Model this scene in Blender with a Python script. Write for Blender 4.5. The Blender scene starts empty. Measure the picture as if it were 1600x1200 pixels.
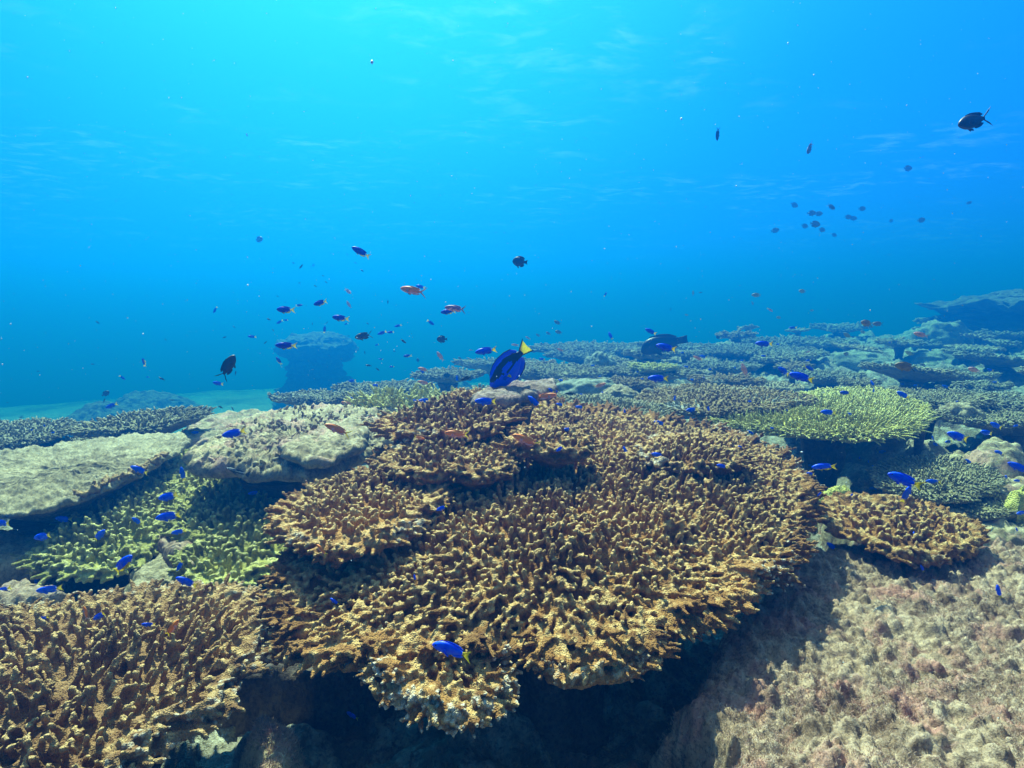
import bpy, math, random
import numpy as np
from mathutils import Vector, Matrix, kdtree

scene = bpy.context.scene
COL = scene.collection
R = math.radians

# ------------------------------------------------------------------ camera
F_PX = 953.0                      # focal length in pixels of the 1600 wide photo
PITCH = R(7.8)
cam_d = bpy.data.cameras.new("camera")
cam_d.sensor_width = 36.0
cam_d.lens = 36.0 * F_PX / 1600.0
cam_d.clip_start = 0.02
cam_d.clip_end = 500.0
cam = bpy.data.objects.new("camera", cam_d)
cam.location = (0, 0, 0)
cam.rotation_euler = (R(90) - PITCH, 0, 0)
COL.objects.link(cam)
scene.camera = cam

# ------------------------------------------------------------------ world, sun, exposure
SUN_EL, SUN_AZ = R(56), R(-20)    # azimuth measured from +Y towards +X
sun_dir = Vector((math.sin(SUN_AZ) * math.cos(SUN_EL), math.cos(SUN_AZ) * math.cos(SUN_EL), math.sin(SUN_EL)))

world = bpy.data.worlds.new("World")
scene.world = world
world.use_nodes = True
wn, wl = world.node_tree.nodes, world.node_tree.links
wn.clear()
w_out = wn.new('ShaderNodeOutputWorld')
w_bg = wn.new('ShaderNodeBackground')
w_bg.inputs['Strength'].default_value = 1.0
sky = wn.new('ShaderNodeTexSky')
sky.sky_type = 'NISHITA'
sky.sun_disc = False
sky.sun_elevation = SUN_EL
sky.sun_rotation = SUN_AZ
w_tc = wn.new('ShaderNodeTexCoord')
w_sep = wn.new('ShaderNodeSeparateXYZ')
wl.new(w_tc.outputs['Generated'], w_sep.inputs[0])
ramp = wn.new('ShaderNodeValToRGB')
ramp.color_ramp.interpolation = 'EASE'
els = ramp.color_ramp.elements
stops = [(0.0, (0.0, 0.004, 0.009, 1)), (0.40, (0.0, 0.022, 0.065, 1)), (0.48, (0.0, 0.065, 0.32, 1)),
         (0.54, (0.0, 0.070, 0.38, 1)), (0.64, (0.0, 0.088, 0.40, 1)), (0.80, (0.01, 0.12, 0.34, 1)), (1.0, (0.40, 0.40, 0.35, 1))]
els[0].position, els[0].color = stops[0]
els[1].position, els[1].color = stops[-1]
for p_, c_ in stops[1:-1]:
    e = els.new(p_)
    e.color = c_
w_map = wn.new('ShaderNodeMapRange')
w_map.inputs['From Min'].default_value = -1
w_map.inputs['From Max'].default_value = 1
wl.new(w_sep.outputs['Z'], w_map.inputs['Value'])
wl.new(w_map.outputs['Result'], ramp.inputs['Fac'])


def glow(direction, lo, power, colour):
    dp = wn.new('ShaderNodeVectorMath')
    dp.operation = 'DOT_PRODUCT'
    nz = wn.new('ShaderNodeVectorMath')
    nz.operation = 'NORMALIZE'
    wl.new(w_tc.outputs['Generated'], nz.inputs[0])
    wl.new(nz.outputs[0], dp.inputs[0])
    dp.inputs[1].default_value = direction
    mr = wn.new('ShaderNodeMapRange')
    mr.inputs['From Min'].default_value = lo
    mr.inputs['From Max'].default_value = 1.0
    wl.new(dp.outputs['Value'], mr.inputs['Value'])
    pw = wn.new('ShaderNodeMath')
    pw.operation = 'POWER'
    wl.new(mr.outputs['Result'], pw.inputs[0])
    pw.inputs[1].default_value = power
    sc = wn.new('ShaderNodeVectorMath')
    sc.operation = 'SCALE'
    sc.inputs[0].default_value = colour
    wl.new(pw.outputs[0], sc.inputs['Scale'])
    return sc.outputs[0]


def vadd(a, b):
    n = wn.new('ShaderNodeVectorMath')
    n.operation = 'ADD'
    wl.new(a, n.inputs[0])
    wl.new(b, n.inputs[1])
    return n.outputs[0]


gd = Vector((math.sin(R(-13)) * math.cos(R(42)), math.cos(R(-13)) * math.cos(R(42)), math.sin(R(42))))
g1 = glow(gd, 0.5, 1.5, (0.0, 0.095, 0.15))
g2 = glow(gd, 0.75, 1.6, (0.02, 0.11, 0.02))
skymul = wn.new('ShaderNodeVectorMath')
skymul.operation = 'MULTIPLY'
skymul.inputs[1].default_value = (0.002, 0.007, 0.009)
wl.new(sky.outputs[0], skymul.inputs[0])
tot = vadd(vadd(vadd(ramp.outputs['Color'], g1), g2), skymul.outputs[0])
# the water is darker on the side away from the sun
bk = wn.new('ShaderNodeMapRange')
bk.interpolation_type = 'SMOOTHSTEP'
bk.inputs['From Min'].default_value = -0.5
bk.inputs['From Max'].default_value = 0.55
bk.inputs['To Min'].default_value = 0.5
wl.new(w_sep.outputs['Y'], bk.inputs['Value'])
sc_ = wn.new('ShaderNodeVectorMath')
sc_.operation = 'SCALE'
wl.new(tot, sc_.inputs[0])
wl.new(bk.outputs['Result'], sc_.inputs['Scale'])
tot = sc_.outputs[0]
wl.new(tot, w_bg.inputs['Color'])
wl.new(w_bg.outputs[0], w_out.inputs['Surface'])

sun_d = bpy.data.lights.new("sun", 'SUN')
sun_d.energy = 5.0
sun_d.angle = R(1.2)
sun_d.color = (1.0, 0.96, 0.88)
sun = bpy.data.objects.new("sun", sun_d)
sun.rotation_euler = (-sun_dir).to_track_quat('-Z', 'Y').to_euler()
COL.objects.link(sun)

scene.view_settings.view_transform = 'Standard'
scene.view_settings.look = 'None'
scene.view_settings.gamma = 1.0
scene.view_settings.exposure = 1.36
scene.view_settings.use_curve_mapping = False
cy = scene.cycles
cy.max_bounces = 4
cy.diffuse_bounces = 2
cy.glossy_bounces = 1
cy.transmission_bounces = 1
cy.volume_bounces = 0
cy.transparent_max_bounces = 6
cy.use_denoising = True
cy.caustics_reflective = False
cy.caustics_refractive = False

# ------------------------------------------------------------------ basic helpers
CP, SP = math.cos(PITCH), math.sin(PITCH)


def ray(px, py):
    a, b = (px - 800.0) / F_PX, (600.0 - py) / F_PX
    return np.array([a, CP + b * SP, -SP + b * CP])


def at_z(px, py, z):
    d = ray(px, py)
    return d * (z / d[2])


def at_depth(px, py, dep):
    return ray(px, py) * dep


def project(p):
    x, y, z = p
    fwd = y * CP - z * SP
    up = y * SP + z * CP
    return 800 + F_PX * x / fwd, 600 - F_PX * up / fwd


_rs = np.random.RandomState(7)
_perm = _rs.permutation(256)
_perm = np.concatenate([_perm, _perm, _perm])
_grad = _rs.normal(size=(256, 3))
_grad /= np.linalg.norm(_grad, axis=1)[:, None]


def noise3(x, y, z):
    x, y, z = np.broadcast_arrays(np.asarray(x, float), np.asarray(y, float), np.asarray(z, float))
    xi, yi, zi = np.floor(x).astype(int), np.floor(y).astype(int), np.floor(z).astype(int)
    xf, yf, zf = x - xi, y - yi, z - zi
    u, v, w = [t * t * t * (t * (t * 6 - 15) + 10) for t in (xf, yf, zf)]
    xi &= 255; yi &= 255; zi &= 255

    def g(dx, dy, dz):
        h = _perm[_perm[_perm[(xi + dx) & 255] + ((yi + dy) & 255)] + ((zi + dz) & 255)]
        gr = _grad[h]
        return gr[..., 0] * (xf - dx) + gr[..., 1] * (yf - dy) + gr[..., 2] * (zf - dz)
    x00 = g(0, 0, 0) * (1 - u) + g(1, 0, 0) * u
    x10 = g(0, 1, 0) * (1 - u) + g(1, 1, 0) * u
    x01 = g(0, 0, 1) * (1 - u) + g(1, 0, 1) * u
    x11 = g(0, 1, 1) * (1 - u) + g(1, 1, 1) * u
    return ((x00 * (1 - v) + x10 * v) * (1 - w) + (x01 * (1 - v) + x11 * v) * w) * 1.7


def fbm(x, y, z=0.0, octv=4, gain=0.5):
    t, a, f = 0.0, 1.0, 1.0
    for _ in range(octv):
        t = t + a * noise3(x * f, y * f, np.asarray(z) * f + 3.1 * _)
        a *= gain
        f *= 2.03
    return t


def lumps(x, y, cell, seed=0, jit=0.9):
    """height 0..1 of round knobs, one per jittered cell; also a random value per knob"""
    X, Y = x / cell, y / cell
    xi, yi = np.floor(X).astype(int), np.floor(Y).astype(int)
    best = np.full(X.shape, 9.0)
    val = np.zeros(X.shape)
    for dx in (-1, 0, 1):
        for dy in (-1, 0, 1):
            cx, cy_ = xi + dx, yi + dy
            h = _perm[_perm[(cx + seed) & 255] + (cy_ & 255)]
            h2 = _perm[_perm[(cx + seed + 57) & 255] + ((cy_ + 31) & 255)]
            h3 = _perm[_perm[(cx + seed + 113) & 255] + ((cy_ + 77) & 255)]
            px_ = cx + 0.5 + (h / 255.0 - 0.5) * jit
            py_ = cy_ + 0.5 + (h2 / 255.0 - 0.5) * jit
            d = np.hypot(X - px_, Y - py_)
            m = d < best
            best = np.where(m, d, best)
            val = np.where(m, h3 / 255.0, val)
    return best, val


def smooth(a, b, t):
    t = np.clip((t - a) / (b - a), 0, 1)
    return t * t * (3 - 2 * t)


def mesh_obj(name, V, Fq, mats, parent=None, attrs=None, smooth_=True, fmat=None, tris=None):
    """V (n,3); Fq (m,4) int quads (a repeated last index marks a triangle is NOT allowed); tris (k,3)"""
    V = np.asarray(V, np.float32)
    me = bpy.data.meshes.new(name)
    nq = 0 if Fq is None else len(Fq)
    nt = 0 if tris is None else len(tris)
    me.vertices.add(len(V))
    me.vertices.foreach_set('co', V.ravel())
    me.loops.add(nq * 4 + nt * 3)
    idx = []
    if nq:
        idx.append(np.asarray(Fq, np.int32).ravel())
    if nt:
        idx.append(np.asarray(tris, np.int32).ravel())
    me.loops.foreach_set('vertex_index', np.concatenate(idx))
    me.polygons.add(nq + nt)
    starts = np.concatenate([np.arange(nq) * 4, nq * 4 + np.arange(nt) * 3]).astype(np.int32)
    tot_ = np.concatenate([np.full(nq, 4), np.full(nt, 3)]).astype(np.int32)
    me.polygons.foreach_set('loop_start', starts)
    me.polygons.foreach_set('loop_total', tot_)
    if fmat is not None:
        me.polygons.foreach_set('material_index', np.asarray(fmat, np.int32))
    me.polygons.foreach_set('use_smooth', np.full(nq + nt, smooth_))
    me.update(calc_edges=True)
    me.validate()
    for m in (mats if isinstance(mats, (list, tuple)) else [mats]):
        me.materials.append(m)
    for k, a in (attrs or {}).items():
        at = me.attributes.new(k, 'FLOAT', 'POINT')
        at.data.foreach_set('value', np.asarray(a, np.float32))
    o = bpy.data.objects.new(name, me)
    COL.objects.link(o)
    if parent is not None:
        o.parent = parent
    return o


def tag(o, label=None, cat=None, group=None, kind=None):
    if label: o['label'] = label
    if cat: o['category'] = cat
    if group: o['group'] = group
    if kind: o['kind'] = kind
    return o


def empty(name, loc, label, cat, group=None):
    o = bpy.data.objects.new(name, None)
    o.empty_display_size = 0.05
    COL.objects.link(o)
    o.location = loc
    return tag(o, label, cat, group)


def grid_faces(nu, nv, wrap_u=False, off=0):
    """vertex index = off + j*nu + i (i along u)"""
    iu = np.arange(nu if wrap_u else nu - 1)
    jv = np.arange(nv - 1)
    I, J = np.meshgrid(iu, jv)
    I2 = (I + 1) % nu
    a = off + J * nu + I
    b = off + J * nu + I2
    c = off + (J + 1) * nu + I2
    d = off + (J + 1) * nu + I
    return np.stack([a, b, c, d], -1).reshape(-1, 4)


def unit(v):
    return v / np.maximum(np.linalg.norm(v, axis=-1, keepdims=True), 1e-9)


def tubes(P, D, L, Rad, sides=6, prof=None, rs=None, wob=0.12, bend=None):
    """N tapered, round-tipped fingers in one vectorised batch -> V, F(quads)"""
    P, D = np.asarray(P, float), unit(np.asarray(D, float))
    N = len(P)
    prof = prof or [(-0.25, 1.15), (0.12, 1.0), (0.55, 0.86), (0.85, 0.68), (0.97, 0.38), (1.0, 0.02)]
    ref = np.where(np.abs(D[:, 2:3]) < 0.9, np.array([[0, 0, 1.0]]), np.array([[1.0, 0, 0]]))
    A = unit(np.cross(D, ref))
    B = np.cross(D, A)
    rs = rs or np.random.RandomState(1)
    ph = rs.rand(N, 1) * 6.28
    ang = np.arange(sides) / sides * 2 * math.pi
    if bend is None:
        bend = rs.normal(size=(N, 3)) * 0.10
    L = np.asarray(L, float).reshape(-1, 1)
    Rad = np.asarray(Rad, float).reshape(-1, 1)
    rings = []
    for t, r in prof:
        c = P + D * (L * t) + bend * L * (max(t, 0) ** 2)
        rr = Rad * r * (1 + wob * rs.normal(size=(N, sides)))
        ca, sa = np.cos(ang[None] + ph), np.sin(ang[None] + ph)
        rings.append(c[:, None, :] + A[:, None, :] * (ca * rr)[..., None] + B[:, None, :] * (sa * rr)[..., None])
    V = np.stack(rings, 1)                       # N, K, S, 3
    K = len(prof)
    base = grid_faces(sides, K, True)
    Fq = (base[None] + (np.arange(N) * K * sides)[:, None, None]).reshape(-1, 4)
    # close the bottom with a fan of quads (sides is even)
    cap = []
    for i in range(0, sides - 2, 2):
        cap.append([0, i + 3 if i + 3 < sides else 0, i + 2, i + 1] if i + 3 < sides else [0, 0, i + 2, i + 1])
    cap = [c for c in cap if len(set(c)) == 4]
    capT = np.array([[0, i + 1, i] for i in range(1, sides - 1)])[:, [0, 1, 2]]
    topT = capT[:, ::-1] + (K - 1) * sides
    T = np.concatenate([capT, topT])
    T = (T[None] + (np.arange(N) * K * sides)[:, None, None]).reshape(-1, 3)
    tips = P + D * L + bend * L
    return V.reshape(-1, 3), Fq, T, tips


class Acc:
    """accumulates geometry pieces of ONE mesh"""
    def __init__(s):
        s.V, s.F, s.T, s.n, s.A = [], [], [], 0, []

    def add(s, V, F=None, T=None, a=0.0):
        V = np.asarray(V, float)
        s.V.append(V)
        if F is not None and len(F): s.F.append(np.asarray(F) + s.n)
        if T is not None and len(T): s.T.append(np.asarray(T) + s.n)
        s.A.append(np.full(len(V), a) if np.isscalar(a) else np.asarray(a))
        s.n += len(V)

    def get(s):
        return (np.concatenate(s.V), np.concatenate(s.F) if s.F else None,
                np.concatenate(s.T) if s.T else None, np.concatenate(s.A))


# ------------------------------------------------------------------ materials
def new_mat(name):
    m = bpy.data.materials.new(name)
    m.use_nodes = True
    nt = m.node_tree
    b = nt.nodes['Principled BSDF']
    b.inputs['Roughness'].default_value = 0.75
    b.inputs['Specular IOR Level'].default_value = 0.15
    return m, nt, b


def N(nt, typ, **kw):
    n = nt.nodes.new(typ)
    for k, v in kw.items():
        setattr(n, k, v)
    return n


def tex(nt, vec, scale, detail=4, rough=0.55, dist=0.0):
    n = N(nt, 'ShaderNodeTexNoise')
    n.inputs['Scale'].default_value = scale
    n.inputs['Detail'].default_value = detail
    n.inputs['Roughness'].default_value = rough
    n.inputs['Distortion'].default_value = dist
    nt.links.new(vec, n.inputs['Vector'])
    return n.outputs['Fac']


def mrange(nt, v, a, b, c=0.0, d=1.0, sm=False):
    n = N(nt, 'ShaderNodeMapRange')
    if sm: n.interpolation_type = 'SMOOTHSTEP'
    nt.links.new(v, n.inputs['Value'])
    for k, x in (('From Min', a), ('From Max', b), ('To Min', c), ('To Max', d)):
        n.inputs[k].default_value = x
    return n.outputs['Result']


def mixc(nt, f, a, b, typ='MIX'):
    n = N(nt, 'ShaderNodeMix', data_type='RGBA', blend_type=typ)
    for sock, v in ((n.inputs['Factor'], f), (n.inputs['A'], a), (n.inputs['B'], b)):
        if isinstance(v, (tuple, list)):
            sock.default_value = (v[0], v[1], v[2], 1)
        elif isinstance(v, (int, float)):
            sock.default_value = v
        else:
            nt.links.new(v, sock)
    return n.outputs['Result']


def geo_pos(nt):
    g = N(nt, 'ShaderNodeNewGeometry')
    return g


def attr(nt, name):
    a = N(nt, 'ShaderNodeAttribute', attribute_name=name)
    return a.outputs['Fac']


def bump(nt, b, h, strength, dist, prev=None):
    n = N(nt, 'ShaderNodeBump')
    n.inputs['Strength'].default_value = strength
    n.inputs['Distance'].default_value = dist
    nt.links.new(h, n.inputs['Height'])
    if prev is not None:
        nt.links.new(prev, n.inputs['Normal'])
    nt.links.new(n.outputs['Normal'], b.inputs['Normal'])
    return n.outputs['Normal']


def coral_mat(name, dark, mid, pale, tipc, white=(0.88, 0.78, 0.56), grain=300, dirt=None, scale=1.0):
    m, nt, b = new_mat(name)
    tc = N(nt, 'ShaderNodeTexCoord')
    p = tc.outputs['Object']
    big = tex(nt, p, 5 * scale, 3)
    med = tex(nt, p, 34 * scale, 4, 0.6)
    fine = tex(nt, p, 240 * scale, 2, 0.6)
    c = mixc(nt, mrange(nt, big, 0.35, 0.65, sm=True), dark, mid)
    c = mixc(nt, mrange(nt, med, 0.42, 0.72), c, pale)
    low = tex(nt, p, 2.1 * scale, 3, 0.5)
    c = mixc(nt, mrange(nt, low, 0.50, 0.68, 0, 0.55, True), c, tuple(min(1, x_ * 1.35 + .03) for x_ in pale))
    c = mixc(nt, mrange(nt, low, 0.48, 0.34, 0, 0.5, True), c, tuple(x_ * .8 for x_ in dark))
    c = mixc(nt, mrange(nt, attr(nt, 'tip'), 0.0, 0.9, 0.0, 0.95), c, tipc)
    c = mixc(nt, mrange(nt, attr(nt, 'rim'), 0.15, 0.8), c, white)
    if dirt:
        d = tex(nt, p, 9 * scale, 5, 0.65, 0.6)
        c = mixc(nt, mrange(nt, d, 0.56, 0.63), c, dirt)
    c = mixc(nt, mrange(nt, fine, 0.35, 0.7, 0.35, 0.0), c, tuple(x * 0.35 for x in dark))
    nt.links.new(c, b.inputs['Base Color'])
    vo = N(nt, 'ShaderNodeTexVoronoi')
    vo.inputs['Scale'].default_value = grain * scale
    nt.links.new(p, vo.inputs['Vector'])
    n1 = bump(nt, b, vo.outputs['Distance'], 0.9, -0.004 / scale)
    bump(nt, b, fine, 0.7, 0.004 / scale, n1)
    c = mixc(nt, mrange(nt, vo.outputs['Distance'], 0.30, 0.05, 0.0, 0.45), c, pale)
    nt.links.new(c, b.inputs['Base Color'])
    return m


def rock_mat(name, cols, scale=1.0, pink=None, pinkamt=(0.52, 0.64), grain=160, bs=0.7):
    """cols: dark, mid, pale"""
    m, nt, b = new_mat(name)
    tc = N(nt, 'ShaderNodeTexCoord')
    p = tc.outputs['Object']
    big = tex(nt, p, 3.2 * scale, 5, 0.6, 0.3)
    med = tex(nt, p, 22 * scale, 5, 0.7)
    fine = tex(nt, p, grain * scale, 4, 0.75)
    c = mixc(nt, mrange(nt, big, 0.38, 0.6, sm=True), cols[0], cols[1])
    c = mixc(nt, mrange(nt, med, 0.45, 0.68), c, cols[2])
    if pink:
        q = tex(nt, p, 7.5 * scale, 5, 0.65, 0.8)
        c = mixc(nt, mrange(nt, q, pinkamt[0], pinkamt[1], 0, 0.8), c, pink)
    if pink:
        k2 = tex(nt, p, 15 * scale, 4, 0.7, 0.5)
        c = mixc(nt, mrange(nt, k2, 0.56, 0.66, 0, 0.65), c, (0.13, 0.075, 0.06))
    g2 = tex(nt, p, 90 * scale, 3, 0.8)
    c = mixc(nt, mrange(nt, g2, 0.50, 0.40, 0.0, 0.55), c, tuple(x * 0.3 for x in cols[0]))
    c = mixc(nt, mrange(nt, g2, 0.62, 0.74, 0.0, 0.5), c, tuple(min(1, x * 1.6) for x in cols[2]))
    nt.links.new(c, b.inputs['Base Color'])
    n1 = bump(nt, b, med, bs * 0.7, 0.012 / scale)
    bump(nt, b, fine, bs, 0.005 / scale, n1)
    return m


def plain(name, colr, rough=0.6, spec=0.3, colr2=None, sc=60, emi=None):
    m, nt, b = new_mat(name)
    b.inputs['Roughness'].default_value = rough
    b.inputs['Specular IOR Level'].default_value = spec
    if colr2:
        tc = N(nt, 'ShaderNodeTexCoord')
        f = tex(nt, tc.outputs['Object'], sc, 4, 0.6)
        nt.links.new(mixc(nt, mrange(nt, f, 0.35, 0.65), colr, colr2), b.inputs['Base Color'])
    else:
        b.inputs['Base Color'].default_value = (*colr, 1)
    return m


M = {}
M['brown'] = coral_mat('brown_coral', (0.16, 0.067, 0.018), (0.36, 0.162, 0.042), (0.56, 0.29, 0.08), (0.88, 0.60, 0.24))
M['tan'] = coral_mat('tan_coral', (0.18, 0.085, 0.030), (0.35, 0.18, 0.065), (0.50, 0.30, 0.12), (0.80, 0.54, 0.22))
M['green'] = coral_mat('green_coral', (0.18, 0.165, 0.03), (0.36, 0.33, 0.06), (0.54, 0.50, 0.13), (0.86, 0.78, 0.30))
M['lime'] = coral_mat('lime_coral', (0.40, 0.37, 0.07), (0.64, 0.58, 0.12), (0.80, 0.74, 0.20), (0.92, 0.86, 0.34), scale=.6)
M['olive'] = coral_mat('olive_coral', (0.19, 0.17, 0.08), (0.34, 0.30, 0.14), (0.48, 0.44, 0.23), (0.68, 0.62, 0.36), scale=.6)
M['ochre'] = coral_mat('ochre_coral', (0.20, 0.13, 0.05), (0.35, 0.24, 0.09), (0.48, 0.36, 0.15), (0.65, 0.5, 0.25), dirt=(0.45, 0.47, 0.36), scale=.6)
M['far'] = coral_mat('far_coral', (0.16, 0.15, 0.08), (0.30, 0.28, 0.15), (0.46, 0.43, 0.25), (0.66, 0.62, 0.38), dirt=(0.4, 0.42, 0.34), scale=.4)
M['turf'] = rock_mat('turf_rock', ((0.19, 0.115, 0.070), (0.37, 0.26, 0.160), (0.55, 0.41, 0.27)), pink=(0.44, 0.205, 0.155))
M['rubble'] = rock_mat('pale_rubble', ((0.22, 0.165, 0.08), (0.42, 0.34, 0.18), (0.60, 0.51, 0.30)), pink=(0.52, 0.30, 0.22), pinkamt=(.50, .62))
M['dead'] = rock_mat('dead_coral', ((0.21, 0.165, 0.08), (0.39, 0.325, 0.175), (0.55, 0.46, 0.27)), scale=1.2, bs=1.0)
M['slab'] = rock_mat('crest_slab', ((0.14, 0.10, 0.07), (0.26, 0.20, 0.15), (0.42, 0.34, 0.27)), pink=(0.30, 0.17, 0.15))
M['boulder'] = rock_mat('boulder_coral', ((0.17, 0.19, 0.12), (0.27, 0.29, 0.20), (0.36, 0.38, 0.27)), scale=0.8, bs=0.6)
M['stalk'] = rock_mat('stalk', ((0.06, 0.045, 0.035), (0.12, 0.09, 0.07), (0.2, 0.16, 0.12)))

# water body: the blue water itself, as one closed box round everything
hm = bpy.data.materials.new('sea_water_volume')
hm.use_nodes = True
hn = hm.node_tree
hn.nodes.clear()
ho = hn.nodes.new('ShaderNodeOutputMaterial')
hv = hn.nodes.new('ShaderNodeVolumePrincipled')
hv.inputs['Color'].default_value = (0.002, 0.104, 0.45, 1)
hv.inputs['Absorption Color'].default_value = (0.22, 0.70, 0.96, 1)
hv.inputs['Density'].default_value = 0.26
hv.inputs['Anisotropy'].default_value = 0.70
hn.links.new(hv.outputs[0], ho.inputs['Volume'])


def box(name, x0, x1, y0, y1, z0, z1, mat):
    V = np.array([[x, y, z] for z in (z0, z1) for y in (y0, y1) for x in (x0, x1)])
    Fq = [[0, 2, 3, 1], [4, 5, 7, 6], [0, 1, 5, 4], [2, 6, 7, 3], [0, 4, 6, 2], [1, 3, 7, 5]]
    return mesh_obj(name, V, np.array(Fq), mat, smooth_=False)


haze = box('haze', -45, 45, -3, 48, -8, 1.6, hm)
tag(haze, kind='stuff')
# ------------------------------------------------------------------ seabed
EDGE = np.array([(-9, 1.0), (-3.4, 2.5), (-2.1, 3.15), (-1.5, 3.7), (-1.0, 4.6), (-.2, 6.2), (1.6, 9.4), (4.5, 12.2), (12, 16), (40, 24)])


def poly_sd(x, y, P, closed=False):
    """distance to polyline and side (positive = right hand side)"""
    best = np.full(x.shape, 1e9)
    side = np.zeros(x.shape)
    n = len(P) if closed else len(P) - 1
    for i in range(n):
        a, b = P[i], P[(i + 1) % len(P)]
        ab = b - a
        t = np.clip(((x - a[0]) * ab[0] + (y - a[1]) * ab[1]) / (ab @ ab), 0, 1)
        dx, dy = x - (a[0] + ab[0] * t), y - (a[1] + ab[1] * t)
        d = np.hypot(dx, dy)
        cr = ab[0] * (y - a[1]) - ab[1] * (x - a[0])
        m = d < best
        best = np.where(m, d, best)
        side = np.where(m, -np.sign(cr), side)
    return best * side


def inside_sd(x, y, P):
    d = np.abs(poly_sd(x, y, P, True))
    ins = np.zeros(x.shape, bool)
    j = len(P) - 1
    for i in range(len(P)):
        xi, yi, xj, yj = P[i][0], P[i][1], P[j][0], P[j][1]
        c = ((yi > y) != (yj > y)) & (x < (xj - xi) * (y - yi) / ((yj - yi) if abs(yj - yi) > 1e-9 else 1e-9) + xi)
        ins ^= c
        j = i
    return np.where(ins, d, -d)


BUMPS = []      # (x, y, radius, height) mounds of the seabed sheet


def ground(x, y, fine=True):
    e = poly_sd(x, y, EDGE) + 0.25 * fbm(x * 1.3, y * 1.3, 5.0, 3)
    k = smooth(-0.9, 0.15, e)
    dist = np.hypot(x, y)
    plateau = -0.98 + 0.10 * fbm(x * 0.9, y * 0.9, 1.0, 3) + 0.012 * np.clip(dist - 3, 0, 12)
    valley = -2.15 - 0.085 * np.clip(dist - 9, 0, 40) + 0.10 * fbm(x * .35, y * .35, 9.0, 3)
    z = valley * (1 - k) + plateau * k
    for bx, by, br, bh in BUMPS:
        z = z + bh * np.exp(-((x - bx) ** 2 + (y - by) ** 2) / br ** 2)
    rough = k
    if fine:
        amp = 0.045 * k + 0.012
        z = z + amp * fbm(x * 4.5, y * 4.5, 2.0, 4, 0.6)
        d, v = lumps(x, y, 0.34, 3)
        z = z + k * 0.13 * v ** 2 * np.clip(1 - (d * 1.5) ** 2, 0, 1)
        d, v = lumps(x + .5 * z, y, 0.085, 9)
        z = z + (k * 0.030 + .003) * v * np.clip(1 - (d * 1.5) ** 2, 0, 1)
    return z, k


na, nr = 1150, 760
th = np.linspace(R(-62), R(62), na)
rr = 0.35 * (44.0 / 0.35) ** np.linspace(0, 1, nr)
TH, RR = np.meshgrid(th, rr)
GX, GY = RR * np.sin(TH), RR * np.cos(TH) - 0.15
GZ, GK = ground(GX, GY)
# the sheet drops away far out so that its end is lost in the blue
GZ = GZ - 1.0 * smooth(26, 44, np.hypot(GX, GY))

m, nt, b = new_mat('reef_seabed')
tc = N(nt, 'ShaderNodeTexCoord')
p = tc.outputs['Object']
big = tex(nt, p, 1.7, 5, 0.6)
med = tex(nt, p, 11, 5, 0.7)
fin = tex(nt, p, 70, 4, 0.75)
q = tex(nt, p, 5, 5, 0.65, 0.8)
c = mixc(nt, mrange(nt, big, 0.4, 0.6, sm=True), (0.13, 0.115, 0.075), (0.26, 0.235, 0.16))
c = mixc(nt, mrange(nt, med, 0.45, 0.66), c, (0.48, 0.46, 0.34))
c = mixc(nt, mrange(nt, q, 0.55, 0.66, 0, .7), c, (0.26, 0.16, 0.13))
c = mixc(nt, mrange(nt, fin, 0.5, 0.36, 0, 0.7), c, (0.05, 0.045, 0.03))
sand = mixc(nt, mrange(nt, med, 0.35, 0.7), (0.20, 0.20, 0.19), (0.28, 0.28, 0.26))
darkp = tex(nt, p, 0.42, 4, 0.6)
sand = mixc(nt, mrange(nt, darkp, 0.52, 0.60), sand, (0.10, 0.11, 0.07))
c = mixc(nt, mrange(nt, attr(nt, 'rocky'), 0.1, 0.5), sand, c)
nt.links.new(c, b.inputs['Base Color'])
n1 = bump(nt, b, med, 0.8, 0.03)
bump(nt, b, fin, 0.8, 0.008, n1)
M['seabed'] = m
seabed = mesh_obj('seabed', np.stack([GX, GY, GZ], -1).reshape(-1, 3), grid_faces(na, nr), m, attrs={'rocky': GK.ravel()})
tag(seabed, kind='structure')
# ------------------------------------------------------------------ corals
def gz(x, y):
    z, _ = ground(np.array([float(x)]), np.array([float(y)]), False)
    return float(z[0])


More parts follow.
